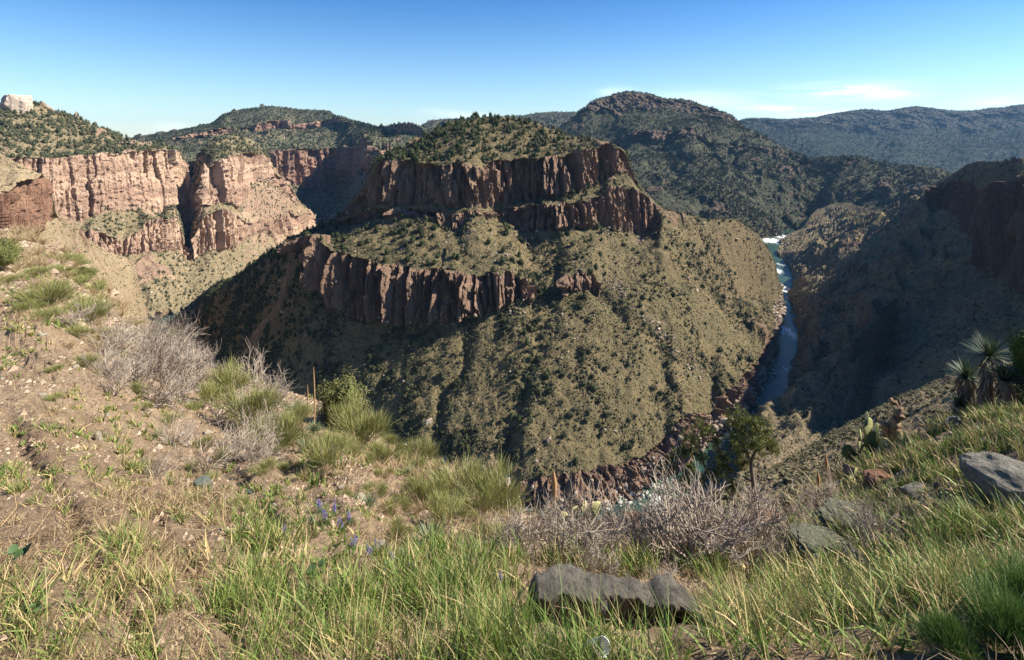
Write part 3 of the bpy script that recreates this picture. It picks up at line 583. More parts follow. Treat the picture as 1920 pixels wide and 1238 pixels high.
# junipers on the mesa: knoll, ledges, plateau over the lower cliff, left foot
def w_jun(px, py, R, P):
    w = np.zeros(px.shape)+.02
    w = w+2.6*((py < 306) & (px > 690) & (px < 1180))*(1+1.2*sst(-px, -1000, -760))
    w = w+1.3*((py > 400) & (py < 520) & (px > 500) & (px < 900))+.9*((py > 420) & (py < 520) & (px >= 900) & (px < 1140))
    w = w+1.6*((py > 350) & (py < 384) & (px > 930) & (px < 1180))
    w = w+3.2*((py > 470) & (py < 640) & (px > 380) & (px < 600))
    w = w+2.5*near_line(px, py, [(1005, 560), (1010, 640), (975, 740), (945, 830)], 26)*(py > 540)
    w = w+.5*((py > 590) & (px < 560))
    return w*(R < .35)
Q = sample('central_mesa', 1250, w_jun, 1)
px, py = pxy(Q); sz = rng.uniform(3.0, 6.2, len(Q))*np.where(py < 306, 1.05, 1.0)*np.where(py > 520, .85, 1)
def lab_jun(px, py):
    if py < 330:
        w = 'on the very crest of the rounded knoll' if py < 240 else 'low on the left side of the knoll' if px < 800 else 'on the middle of the knoll above the upper cliff' if px < 960 else 'on the right half of the knoll' if px < 1090 else 'at the right rim of the upper cliff'
        return 'dark green juniper tree growing '+w, 'junipers on the mesa knoll'
    if py < 400 and px > 900: return 'dark juniper tree on the narrow ledge between two columned cliffs', 'junipers on the cliff ledge'
    if py < 525:
        w = 'left end' if px < 650 else 'left half' if px < 760 else 'middle' if px < 880 else 'right end'
        return 'juniper tree on the '+w+' of the sloping bench between the upper and lower cliffs', 'junipers on the mesa bench'
    return 'dark juniper tree on the scrubby slope below the lower cliff of the mesa', 'junipers below the lower cliff'
a, b = split_big(Q, sz, 300)
individuals('juniper_tree', lab_jun, 'juniper tree', Q[a], sz[a], T_big, m_jun, 3)
tag(merge_scatter('juniper_woodland', Q[b], sz[b], T_mid, m_jun, 4), 'scattered dark juniper trees covering the central mesa', 'woodland')
# scrub on the mesa slopes
def w_scr(px, py, R, P):
    left = sst(-px, -1120, -860)
    w = .50+2.4*left*(py > 520)
    w = (w+.7*sst(fbm(P[..., 0]/28, P[..., 1]/28, None, 3, 77), .0, .5))*(.12+2.2*sst(fbm(P[..., 0]/17, P[..., 1]/17, None, 4, 78), -.15, .5))
    for pts, wd in (([(888, 600), (862, 680), (838, 730), (828, 860)], 14), ([(1120, 540), (1230, 640), (1330, 690), (1345, 720)], 14), ([(1240, 430), (1320, 520), (1400, 600)], 16), ([(1010, 560), (1010, 640), (975, 740), (945, 860)], 34), ([(1250, 640), (1262, 790)], 12)):
        w = w+2.0*near_line(px, py, pts, wd)
    return w*(R < .5)*(1-.5*(py < 306))
Q = sample('central_mesa', 24000, w_scr, 11); px, py = pxy(Q)
sz = np.clip(rng.lognormal(.12, .62, len(Q)), .45, 5.0)
def lab_scr(px, py):
    if px > 1180: return 'round dark shrub dotted on the pale grassy right flank of the mesa', 'shrubs on the right flank of the mesa'
    if px > 950: return 'small dark shrub on the broad sunlit front slope of the mesa', 'shrubs on the front slope of the mesa'
    return 'dark shrub in dense scrub on the '+('upper bench' if py < 520 else 'lower left foot' if px < 620 else 'shaded left slope')+' of the mesa', 'shrubs on the left slope of the mesa'
a, b = split_big(Q, sz, 300)
individuals('desert_shrub', lab_scr, 'shrub', Q[a], sz[a], T_bsh, m_scr, 13)
tag(merge_scatter('slope_scrub', Q[b], sz[b], T_shr, m_scr, 14), 'low scrub dotting the slopes of the mesa', 'scrub')
# left wall
def w_left(px, py, R, P):
    w = .35+2.4*(py < 300)+2.2*((py > 385) & (py < 445) & (px > 155) & (px < 345))+2.4*near_line(px, py, [(362, 330), (356, 400), (372, 470)], 16)
    w = w+1.8*near_line(px, py, [(460, 320), (500, 360), (520, 400)], 22)+1.2*((py > 470) & (px < 420) & (px > 255))
    return w*(R < .4)
Q = sample('left_canyon_wall', 3300, w_left, 21); px, py = pxy(Q)
sz = rng.uniform(2.6, 6.2, len(Q))*np.where(py < 300, 1.05, .75)
a, b = split_big(Q, sz, 300)
individuals('pinyon_tree', lambda px, py: ('grey green tree on the hill above the pale left cliffs, '+('near the summit rock' if px < 90 else 'on its middle' if px < 200 else 'at its right end' if px < 345 else 'beyond the dark gully'), 'trees above the left cliffs') if py < 300 else ('grey green bush on the ledges and slopes of the left canyon wall', 'bushes on the left wall'), 'tree', Q[a], sz[a], T_big[:4], m_ltree, 23)
tag(merge_scatter('left_wall_woodland', Q[b], sz[b], T_mid, m_ltree, 24), 'grey green trees dotting the left canyon wall', 'woodland')
Q = sample('near_left_cliff', 260, lambda px, py, R, P: (R < .3)*(1.+2*(py > 440)), 25)
merge_scatter('cliff_foot_scrub', Q, rng.uniform(.7, 1.8, len(Q)), T_shr, m_ltree, 26)
# far masses: woods that read as one cover
def far(surf, name, n, lo, hi, wf, seed, mat=m_ftree, temps=T_far):
    Q = sample(surf, n, wf, seed); merge_scatter(name, Q, rng.uniform(lo, hi, len(Q)), temps, mat, seed+1)
gr = lambda P, s, a=.0, b=.5, seed=5: sst(fbm(P[..., 0]/s, P[..., 1]/s, None, 3, seed), a, b)
far('far_left_mesa', 'far_mesa_forest', 11000, 3, 6.5, lambda px, py, R, P: (R < .5)*(.5+gr(P, 160)+1.2*(py < 330)), 31)
far('dark_mountain', 'mountain_forest', 16000, 3, 6.8, lambda px, py, R, P: (.15+.9*(R < .5))*(.45+1.5*gr(P, 130, -.1, .35)+.6*(py < 260)-.25*((py > 330) & (px < 1400) & (px > 1180)))/np.clip(P[..., 1]/1500, .6, 3), 33)
far('middle_ridge', 'ridge_scrub', 3500, 3, 6.5, lambda px, py, R, P: .5+gr(P, 110), 35)
far('far_right_ridge', 'far_ridge_forest', 12000, 6, 12, lambda px, py, R, P: .6+gr(P, 500), 37)
far('horizon_mesas', 'horizon_forest', 2500, 6, 11, lambda px, py, R, P: 1.0*(py < 262), 39)
# right slope, spur, shoulder
Q = sample('right_slope', 7000, lambda px, py, R, P: (.5+1.2*gr(P, 40))*(R < .5)*(px < 1960), 41)
merge_scatter('right_slope_scrub', Q, np.clip(rng.lognormal(.2, .4, len(Q)), .5, 3.5), T_shr, m_scr, 42)
Q = sample('river_spur', 1500, lambda px, py, R, P: .4+1.2*gr(P, 30)+1.5*near_line(px, py, [(1530, 690), (1600, 660)], 22), 43)
merge_scatter('spur_scrub', Q, np.clip(rng.lognormal(.2, .45, len(Q)), .5, 3.6), T_shr, m_scr, 44)
Q = sample('shoulder', 3500, lambda px, py, R, P: .5+gr(P, 6), 45)
merge_scatter('shoulder_scrub', Q, rng.uniform(.12, .6, len(Q)), T_shr, leaf_mat('shoulder_leaf', (.05, .055, .025), (.12, .11, .055), (.24, .20, .12), 4), 46, flat=.8)

# talus: loose blocks under the cliffs and the grey scree tongue on the right flank
BV = ICO1[0]*(1+.0*ICO1[0][:, :1])
def block_template(sd):
    r = np.random.default_rng(sd); V = ICO1[0].copy()
    for i in range(7):
        n = r.normal(size=3); n /= np.linalg.norm(n); V -= np.clip(V@n-r.uniform(.4, .7), 0, None)[:, None]*n
    return V*.6, ICO1[1], r.uniform(.2, .8, len(V))
TB = [block_template(i) for i in range(6)]
t = NT('talus'); t.col(t.mix(t.attr('tint'), (.16, .125, .10), (.42, .35, .27))); m_tal = t.m
def w_tal(px, py, R, P):
    w = .06+2.*near_line(px, py, [(1150, 530), (1200, 590), (1260, 650), (1310, 700)], 13)+.8*near_line(px, py, [(620, 590), (800, 612), (930, 596), (1000, 560)], 10)+.8*near_line(px, py, [(960, 440), (1060, 436), (1200, 446)], 10)+.6*near_line(px, py, [(850, 420), (900, 470), (960, 500)], 20)+.7*(P[..., 2] < -192)
    return w*(.4+sst(fbm(P[..., 0]/12, P[..., 1]/12, None, 2, 79), -.2, .4))
Q = sample('central_mesa', 6500, w_tal, 81)
merge_scatter('mesa_talus', Q, np.clip(rng.lognormal(.0, .5, len(Q)), .5, 4.5), TB, m_tal, 82)
Q = sample('left_canyon_wall', 1600, lambda px, py, R, P: .4+(py > 380)*.6, 83)
merge_scatter('left_wall_talus', Q, np.clip(rng.lognormal(.4, .5, len(Q)), .8, 5), TB, m_tal, 84)

# bank boulders beside the river
def w_bank(px, py, R, P): return (P[..., 2] < -191)*((px > 1330)+.15)
Q = sample('central_mesa', 700, w_bank, 85); merge_scatter('bank_boulders', Q, rng.lognormal(1.0, .5, len(Q)), TB, m_tal, 86)
Q = sample('right_slope', 260, lambda px, py, R, P: (P[..., 2] < -188)*(px < 1540), 87); merge_scatter('far_bank_boulders', Q, rng.lognormal(.8, .5, len(Q)), TB, m_tal, 88)
# bunch grass and sub-shrubs, the fine grain of the slopes
OC = np.array([[.5, 0, .2], [0, .5, .2], [-.5, 0, .2], [0, -.5, .2], [.1, .05, .75], [0, 0, 0]]); OCF = np.array([[0, 1, 4], [1, 2, 4], [2, 3, 4], [3, 0, 4], [1, 0, 5], [2, 1, 5], [3, 2, 5], [0, 3, 5]])
TO = [(OC*np.array([1, 1, z]), OCF, np.full(6, .5)) for z in (.8, 1.1)]
m_tus = leaf_mat('tussock', (.04, .044, .02), (.09, .085, .04), (.20, .165, .09), 1.)
Q = sample('central_mesa', 60000, lambda px, py, R, P: (R < .5)*(.3+sst(fbm(P[..., 0]/9, P[..., 1]/9, None, 3, 90), -.3, .4)), 91)
merge_scatter('mesa_tussocks', Q, np.clip(rng.lognormal(-.25, .4, len(Q)), .35, 1.6), TO, m_tus, 92)
Q = sample('left_canyon_wall', 16000, lambda px, py, R, P: (R < .4)*1., 93)
merge_scatter('left_wall_tussocks', Q, np.clip(rng.lognormal(.2, .4, len(Q)), .6, 2.6), TO, m_tus, 94)
Q = sample('right_slope', 16000, lambda px, py, R, P: (R < .5)*(px < 1950), 95)
merge_scatter('right_slope_tussocks', Q, np.clip(rng.lognormal(-.2, .4, len(Q)), .35, 1.8), TO, m_tus, 96)
Q = sample('river_spur', 6000, lambda px, py, R, P: 1+0*px, 97)
merge_scatter('spur_tussocks', Q, np.clip(rng.lognormal(-.4, .4, len(Q)), .3, 1.5), TO, m_tus, 98)
Q = sample('near_left_cliff', 2500, lambda px, py, R, P: (R < .3)*1., 99)
merge_scatter('near_cliff_tussocks', Q, np.clip(rng.lognormal(-.5, .4, len(Q)), .3, 1.2), TO, m_tus, 100)

# pale scoured boulders in the gorge bed
rp = []
for px_, py_, sx_, sy_, n_ in ((1195, 925, 40, 14, 60), (1140, 940, 30, 8, 26), (1238, 905, 14, 10, 20), (1358, 812, 14, 14, 34), (1420, 742, 8, 20, 18), (1450, 690, 6, 22, 18), (1385, 775, 10, 12, 16), (1475, 448, 16, 3, 26), (385, 655, 8, 30, 20)):
    for _ in range(n_):
        y_ = py_+rng.normal()*sy_*.6; q_ = at(px_+rng.normal()*sx_*.6, y_, river_Y(y_)); q_[2] = -201.2; rp.append(q_)
rp = np.array(rp); t = NT('pale_boulder'); t.col(t.mix(t.rng(t.noise(t.co(), .8, 5), .4, .6), (.44, .42, .35), (.24, .25, .20)))
merge_scatter('gorge_boulders', rp, rng.lognormal(1.05, .45, len(rp))*np.clip(rp[:, 1]/450, .7, 2.4), TB, t.m, 110)
# ---------------------------------------------------------------- foreground slope
def lerp_tab(a, b, t, xs): return [(x, tab(a, [x])[0]*(1-t)+tab(b, [x])[0]*t) for x in xs]
CR = [(-60, 424), (0, 428), (60, 440), (90, 450), (130, 482), (170, 512), (220, 560), (260, 600), (300, 632), (360, 668), (400, 695), (460, 710), (520, 728), (600, 752), (660, 775), (700, 805), (740, 840), (800, 862), (850, 876), (900, 905), (940, 925), (990, 960), (1060, 968), (1200, 985), (1300, 985), (1420, 985), (1480, 960), (1560, 905), (1640, 855), (1700, 822), (1780, 785), (1850, 760), (1920, 742), (1990, 720)]
CY = [(-60, 62), (0, 60), (90, 52), (170, 45), (260, 38), (300, 35), (400, 30), (520, 26), (600, 24), (700, 21), (800, 18), (900, 14.5), (990, 11.3), (1060, 10.3), (1200, 9.3), (1300, 9.3), (1420, 9.8), (1480, 10.4), (1640, 12), (1780, 12), (1920, 10.8), (1990, 10.2)]
FX = list(range(-60, 2000, 30))
B0 = [(-60, 1240), (1990, 1240)]
A0 = ([(-60, 1420), (1990, 1420)], [(-60, 2.5), (1000, 2.6), (1990, 2.2)])
A1 = (B0, [(-60, 3.5), (500, 3.5), (1000, 3.45), (1500, 3.25), (1990, 2.9)])
A2 = (lerp_tab(B0, CR, .33, FX), [(-60, 6.6), (0, 6.5), (400, 6.2), (800, 5.4), (1000, 4.75), (1300, 4.7), (1600, 4.7), (1990, 4.1)])
A3 = (lerp_tab(B0, CR, .66, FX), [(-60, 14.5), (0, 14), (400, 11.5), (800, 9.6), (1000, 6.9), (1300, 6.4), (1640, 6.9), (1990, 6.0)])
A4 = (CR, CY)
t = NT('foreground_dirt'); co = t.co()
n1 = t.rng(t.noise(co, .35, 5, .6), .36, .64); n2 = t.rng(t.noise(co, 2.2, 6, .65), .4, .62); n3 = t.rng(t.noise(co, 11, 4, .7), .42, .62)
c = t.mix(n1, (.39, .28, .17), (.27, .185, .11)); c = t.mix(t.math('MULTIPLY', n2, .55), c, (.46, .35, .225)); c = t.mix(t.math('MULTIPLY', n3, .5), c, (.13, .09, .06))
peb = t.rng(t.vor(co, 16), .16, .10); pn = t.rng(t.noise(co, 3.1, 2), .5, .6)
c = t.mix(t.math('MULTIPLY', t.math('MULTIPLY', peb, pn), .8), c, (.50, .42, .32))
t.col(c); hh = t.math('ADD', t.noise(co, 5, 8, .72), t.math('MULTIPLY', t.math('MULTIPLY', peb, pn), .5)); t.bump(hh, .22, 1.)
loft('foreground_slope', -800, 2750, 3.0, [A0, A1, A2, A3, A4], [dict(n=70), dict(n=130), dict(n=110), dict(n=110)], t.m, back=((4, -4), (25, -45), (60, -110)), slope=(3.2, .16), gullies=[([(0, 548), (120, 605), (230, 698), (330, 800), (430, 900), (500, 1010)], 14, .3), ([(0, 640), (120, 760), (210, 900), (300, 1050), (430, 1180)], 13, .22), ([(0, 800), (90, 930), (160, 1080), (260, 1200)], 14, .25), ([(150, 600), (300, 720), (420, 800), (560, 900), (700, 960)], 9, .4), ([(520, 900), (640, 1000), (760, 1060)], 12, .3)], seed=101, small=.26, smoothx=8, pinrows=20.)
FS = SURF['foreground_slope']
def fgp(px, py, name='foreground_slope', lift=0.):
    s = SURF[name]; PXg, PYg, P = s['PX'], s['PY'], s['P']; nf = int((s['seg'] >= 0).sum())
    d = (PXg[:nf]-px)**2+(PYg[:nf]-py)**2; k = int(np.argmin(d)); i, j = divmod(k, PXg.shape[1])
    p = P[i, j].copy(); p[2] += lift; return p
def hash_mask(P, sc, seed, a, b): return sst(fbm(P[..., 0]/sc, P[..., 1]/sc, None, 3, seed), a, b)

def plant_mat(name, green, green2, dry, rough=.6, sss=0.):
    t = NT(name); d = t.attr('dry'); a = t.attr('tint')
    c = t.mix(a, green, green2); c = t.mix(d, c, dry); t.col(c)
    t.b.inputs['Roughness'].default_value = rough; t.b.inputs['Specular IOR Level'].default_value = .3
    # thin leaves let some light through
    tr = t.n.new('ShaderNodeBsdfTranslucent'); t.l.new(c, tr.inputs['Color']); mx = t.n.new('ShaderNodeMixShader'); mx.inputs[0].default_value = .16
    out = t.n['Material Output']; t.l.new(t.b.outputs[0], mx.inputs[1]); t.l.new(tr.outputs[0], mx.inputs[2]); t.l.new(mx.outputs[0], out.inputs['Surface'])
    return t.m
m_grass = plant_mat('grass_blades', (.05, .115, .015), (.155, .25, .04), (.46, .35, .17))
m_dry = plant_mat('dry_straw', (.34, .25, .13), (.50, .39, .22), (.17, .11, .065))
m_broom = plant_mat('broom_stems', (.15, .17, .045), (.30, .30, .10), (.36, .32, .18))
m_sotol = plant_mat('rosette_leaves', (.10, .14, .07), (.22, .27, .15), (.48, .40, .24))
t = NT('dead_twigs'); a = t.attr('tint'); t.col(t.mix(a, (.13, .105, .085), (.41, .345, .275))); m_twig = t.m
t = NT('bark'); co = t.co((1, 1, .2)); t.col(t.mix(t.noise(co, 14, 5, .7), (.07, .055, .045), (.28, .23, .19))); t.bump(t.noise(co, 20, 4), .01); m_bark = t.m

def ribbons(base, dirs, length, width, bend, segs=3, r=None, tip=.15, side=None, droop=None):
    """base (n,3), dirs unit (n,3), length/width/bend (n,), bend vector = direction the tip leans to"""
    n = len(base); r = r or np.random.default_rng(1)
    if side is None:
        q = r.normal(size=(n, 3)); side = np.cross(dirs, q); side /= np.linalg.norm(side, axis=1, keepdims=True)+1e-9
    V = []
    for i in range(segs+1):
        t = i/segs
        p = base+dirs*(length*t)[:, None]+bend*(length*t*t)[:, None]
        w = width*(1-(1-tip)*t**1.6)*(.75+.9*t*(1-t)*1.2)
        V.append(p-side*w[:, None]*.5); V.append(p+side*w[:, None]*.5)
    V = np.stack(V, 1)      # n, 2(segs+1), 3
    f = np.array([[2*i, 2*i+1, 2*i+3, 2*i+2] for i in range(segs)])
    Fc = (f[None]+(np.arange(n)*V.shape[1])[:, None, None]).reshape(-1, 4)
    return V.reshape(-1, 3), Fc, V.shape[1]
def grass(name, Q, hgt, nb, dryf, seed, mat=None, spread=.07, wid=.0085, lean=.35, kind='stuff', label=None, cat='grass', bendamt=.45):
    r = np.random.default_rng(seed); nbl = r.poisson(nb, len(Q))+3; idx = np.repeat(np.arange(len(Q)), nbl); n = len(idx)
    base = Q[idx]+np.stack([r.normal(0, 1, n)*spread, r.normal(0, 1, n)*spread, np.full(n, -.02)], 1)*np.clip(hgt[idx][:, None]*2.5, .4, 1.6)
    base[:, 2] = Q[idx, 2]-.03
    a = r.uniform(0, 6.283, n); l = np.abs(r.normal(0, lean, n)); d = np.stack([np.cos(a)*l, np.sin(a)*l, np.ones(n)], 1); d /= np.linalg.norm(d, axis=1, keepdims=True)
    b = np.stack([np.cos(a)*r.uniform(0, bendamt, n), np.sin(a)*r.uniform(0, bendamt, n), -r.uniform(0, .25, n)], 1)+np.array([-.05, 0, 0])
    L = hgt[idx]*r.uniform(.45, 1.15, n); w = wid*r.uniform(.6, 1.5, n)*np.clip(Q[idx, 1]/4.5, .8, 3)
    V, Fc, k = ribbons(base, d, L, w, b, 3, r)
    dry = np.clip((r.uniform(0, 1, n) < dryf[idx])*1.0*r.uniform(.6, 1, n)+r.uniform(0, .2, n), 0, 1); ti = np.clip(r.uniform(0, 1, n)*.7+r.uniform(0, .4, len(Q))[idx], 0, 1)
    o = mesh_obj(name, V, Fc, mat or m_grass, attrs={'dry': np.repeat(dry, k), 'tint': np.repeat(ti, k)})
    tag(o, label, cat, None, kind); return o

def reg(px, py, blobs):
    w = np.zeros(px.shape)
    for x, y, rx, ry, a in blobs: w = np.maximum(w, a*np.exp(-(((px-x)/rx)**2+((py-y)/ry)**2)))
    return w
GREEN = [(600, 1170, 230, 75, 1.1), (1150, 1200, 340, 60, 1.4), (1050, 1150, 120, 55, 1.0), (540, 1060, 80, 60, .9), (420, 1180, 60, 60, .7), (240, 900, 24, 36, 1.5), (1650, 1120, 230, 110, .65), (1830, 960, 120, 130, .8), (1720, 910, 100, 50, 1.2), (1860, 800, 90, 45, 1.3),
         (230, 1010, 45, 50, .8), (40, 640, 40, 30, .8), (80, 900, 90, 60, .5), (300, 1130, 60, 60, .6), (1560, 960, 80, 50, .5), (1400, 1190, 200, 60, .9), (90, 800, 60, 50, .35), (860, 1110, 160, 50, .7), (60, 1180, 120, 60, .6), (250, 740, 25, 14, .8), (310, 760, 26, 12, .8), (1230, 1080, 160, 30, .6)]
def scr_w(P):      # weight so that blades spread evenly over the picture rather than over the land
    return 1/np.clip(P[..., 1], 2.5, 60)**1.35
def BM(px, py): return 1-.93*((px > 975) & (px < 1330) & (py > 1095) & (py < 1245))
def w_green(px, py, R, P): return (reg(px, py, GREEN)+.05)*scr_w(P)*(.04+1.2*hash_mask(P, .55, 3, -.1, .35))*(py < 1330)*BM(px, py)
Q = sample('foreground_slope', 2250, w_green, 201); px, py = pxy(Q)
hg = rng.uniform(.16, .42, len(Q))*np.where(py > 1000, 1.0, .75)*np.where(px < 380, .7, 1)
grass('green_grass', Q, hg, 24, np.clip(.18+.15*(px > 1350)+.25*(px < 420)+.2*hash_mask(Q, .8, 9, 0, .5), 0, .8), 202, label='tall green grass growing in clumps along the near slope')
# dry straw and litter
def w_dry(px, py, R, P): return (1-.85*((px < 620)&(py < 930)))*(.3+1.3*((px < 430)&(py > 900))*(hash_mask(P, 1.1, 44, -.3, .3))+1.1*((py > 1040)+0.)*(px < 700)+1.6*reg(px, py, [(1400, 1130, 260, 70, 1), (1150, 1050, 330, 45, .9), (200, 1000, 160, 90, .5), (1700, 1000, 260, 80, .7), (900, 900, 120, 50, .5), (300, 1200, 300, 60, 1.), (1520, 910, 120, 60, .8)]))*scr_w(P)*(.3+hash_mask(P, .7, 13, -.3, .5))*(.3+.7*BM(px, py))
Q = sample('foreground_slope', 3000, w_dry, 205)
grass('dry_grass', Q, rng.uniform(.06, .22, len(Q))*np.clip(Q[:, 1]/6, .8, 2.2), 16, np.full(len(Q), .5), 206, mat=m_dry, spread=.11, wid=.005, lean=.9, label='dry tan straw lying and standing between the green grass', bendamt=.9)
# short sparse weeds on the bare dirt
Q = sample('foreground_slope', 1000, lambda px, py, R, P: scr_w(P)*hash_mask(P, 1.3, 17, .1, .6)*(px < 1000), 207)
grass('low_weeds', Q, rng.uniform(.05, .13, len(Q))*np.clip(Q[:, 1]/6, .8, 3), 12, np.full(len(Q), .3), 208, spread=.05, wid=.009, lean=.7, label='low green weeds scattered over the bare dirt slope', cat='weeds')

Q = sample('foreground_slope', 220, lambda px, py, R, P: scr_w(P)*(reg(px, py, GREEN)+.1)*(py < 1330)*BM(px, py), 209)
grass('dead_stalks', Q, rng.uniform(.3, .5, len(Q)), 2, np.full(len(Q), .0), 210, mat=m_dry, spread=.04, wid=.006, lean=.3, label='dead pale stalks sticking up out of the green grass', bendamt=.5)

Q = sample('foreground_slope', 620, lambda px, py, R, P: scr_w(P)*reg(px, py, [(1700, 1100, 200, 110, 1), (1250, 1210, 200, 40, .8), (560, 1120, 140, 80, .7), (1850, 1000, 90, 80, 1), (60, 1150, 90, 60, .5)])*(py < 1330)*BM(px, py), 211)
grass('broad_grass', Q, rng.uniform(.14, .30, len(Q)), 7, np.full(len(Q), .3), 212, spread=.05, wid=.017, lean=.55, label='broad bladed grass arching among the finer grass', bendamt=.9)
# ---------------------------------------------------------------- foreground plants and rocks
def tubes(paths, sides=3):
    """paths: list of (pts (k,3), radii (k,), tint) -> V, F, tint"""
    Vs, Fs, Ts = [], [], []; off = 0
    for pts, rad, ti in paths:
        pts = np.asarray(pts, float); k = len(pts); d = np.gradient(pts, axis=0); d /= np.linalg.norm(d, axis=1, keepdims=True)+1e-9
        ref = np.array([.3, .9, .2]) if abs(d[0, 2]) > .8 else np.array([0, 0, 1.])
        u = np.cross(d, ref); u /= np.linalg.norm(u, axis=1, keepdims=True)+1e-9; w = np.cross(d, u)
        a = np.arange(sides)/sides*2*math.pi
        ring = pts[:, None]+(u[:, None]*np.cos(a)[None, :, None]+w[:, None]*np.sin(a)[None, :, None])*np.asarray(rad)[:, None, None]
        Vs.append(ring.reshape(-1, 3)); Ts.append(np.full(k*sides, ti))
        i = np.arange(k-1)[:, None]*sides; j = np.arange(sides)[None]; j2 = (j+1) % sides
        Fs.append(np.stack([i+j, i+j2, i+sides+j2, i+sides+j], -1).reshape(-1, 4)+off); off += k*sides
    return np.concatenate(Vs), np.concatenate(Fs), np.concatenate(Ts)
def grow(r, p, d, L, rad, depth, out, crook=.35, fork=3, up=.1, ends=None):
    n = 4; pts = [p]; d = d/np.linalg.norm(d)
    for i in range(n):
        d = d+r.normal(0, crook/n*1.6, 3)+np.array([0, 0, up/n]); d /= np.linalg.norm(d); pts.append(pts[-1]+d*L/n)
    out.append((np.array(pts), np.linspace(rad, rad*.55, n+1), float(np.clip(r.uniform(.2, 1), 0, 1))))
    if depth <= 0:
        if ends is not None: ends.append((pts[-1], d))
        return
    for q in range(fork+(r.uniform() < .5)):
        k = r.integers(1, n+1); a = r.normal(0, 1, 3); a -= a.dot(d)*d; a /= np.linalg.norm(a)+1e-9
        grow(r, pts[k], d+a*r.uniform(.35, .95), L*r.uniform(.5, .85), rad*(.62 if k < n else .6), depth-1, out, crook, fork, up, ends)
def twig_shrub(seed, depth=3, fork=3, stems=9, crook=.5, rad=.015):
    r = np.random.default_rng(seed); out = []
    for i in range(stems):
        a = r.uniform(0, 6.283); l = r.uniform(.2, 1.0)
        grow(r, np.array([r.normal(0, .05), r.normal(0, .05), -.02]), np.array([math.cos(a)*l, math.sin(a)*l, 1.]), r.uniform(.3, .48), rad*r.uniform(.6, 1.2), depth, out, crook, fork)
    return tubes(out)
def flat_mesh(name, parts, mat, attr='tint'):
    V, Fc, T = parts; return np_mesh(name, V, Fc, mat, attrs={'tint': T, 'dry': np.zeros(len(T))})
def place(o, p, s, rz=None, tilt=0.):
    o.location = p; o.scale = (s, s, s) if not isinstance(s, tuple) else s
    o.rotation_euler = (random.uniform(-tilt, tilt), random.uniform(-tilt, tilt), random.uniform(0, 6.28) if rz is None else rz); return o
def newobj(name, me, parent=None): return link(bpy.data.objects.new(name, me), parent)
def pxs(p): return p[1]/F      # metres per photo pixel at that point

# --- dead twiggy shrubs
TW = [flat_mesh('twig_shrub', twig_shrub(10+i, 3, 3, 8), m_twig) for i in range(4)]
TWF = [flat_mesh('twig_shrub', twig_shrub(30+i, 3, 2, 14, .35, .011), m_twig) for i in range(3)]
tw_list = [  # px, py of the foot, height px, wide?, label
 (955, 1030, 70, 'grey twig shrub at the left end of the leafless tangle'), (1010, 1050, 120, 'tall bare shrub left of the yellow cactus pads'), (1075, 1060, 130, 'dense leafless shrub below the yellow cactus pads'),
 (1135, 1060, 120, 'bare shrub just left of the orange rock'), (1215, 1060, 130, 'bare purplish shrub just right of the orange rock'), (1270, 1065, 175, 'tall leafless shrub at the foot of the thin juniper'),
 (1330, 1065, 200, 'tallest bare shrub, between the two juniper trunks'), (1385, 1055, 170, 'bare grey shrub against the dark juniper trunk'), (1440, 1040, 130, 'bare pale shrub right of the dark juniper trunk'),
 (1500, 1000, 85, 'low bare shrub on the slope left of the prickly pear'), (1180, 1010, 70, 'small bare shrub behind the orange rock'), (1555, 950, 60, 'small grey bare shrub below the prickly pear'),
 (1040, 1000, 70, 'small bare shrub right beside the dead flower stalk'), (1300, 1015, 120, 'bare shrub reaching into the juniper foliage'),
 (140, 620, 60, 'brown bare shrub under the olive shrub on the left slope'), (205, 665, 85, 'grey leafless shrub on the left slope edge'), (255, 690, 72, 'spreading grey leafless shrub on the left slope'), (300, 705, 86, 'tall grey leafless shrub before the canyon on the left'),
 (345, 720, 97, 'tall bare shrub whose twigs cross the left river bend'), (385, 735, 72, 'rightmost tall bare shrub before the left river bend'), (325, 760, 70, 'low brown bare shrub under the tall grey ones'),
 (420, 800, 65, 'bare purplish shrub among the yellow green broom'), (490, 880, 60, 'grey bare shrub on the dirt slope below the broom'), (500, 755, 65, 'grey bare shrub behind the yellow green broom'), (290, 900, 60, 'pale dry twig bush beside the green grass clump'),
 (1640, 1040, 70, 'bare twig shrub by the flat mossy rocks'), (1250, 1110, 60, 'low bare twigs behind the big grey boulder'), (880, 1060, 50, 'low bare twigs behind the lupines'), (1720, 980, 60, 'bare twigs beside the pile of pink stones')]
for i, (x, y, h, lab) in enumerate(tw_list):
    p = fgp(x, y); me = (TW if i % 3 else TWF)[i % 3]; o = newobj('bare_shrub', me); s = h*pxs(p)/.85
    place(o, p, (s*1.15, s*1.15, s)); tag(o, lab, 'bare shrub', 'leafless twiggy shrubs')
# extra little ones
Q = sample('foreground_slope', 85, lambda px, py, R, P: scr_w(P)*reg(px, py, [(1250, 1040, 230, 45, 1), (300, 700, 100, 40, .9), (1500, 1030, 120, 50, .7), (450, 850, 80, 50, .4)]), 301)
for q in Q:
    o = newobj('twig_tuft', TWF[random.randrange(3)]); place(o, q, random.uniform(50, 110)*pxs(q)); tag(o, 'low tuft of dead grey twigs filling the gaps in the leafless thicket', 'twig tuft', 'low tufts of dead twigs')

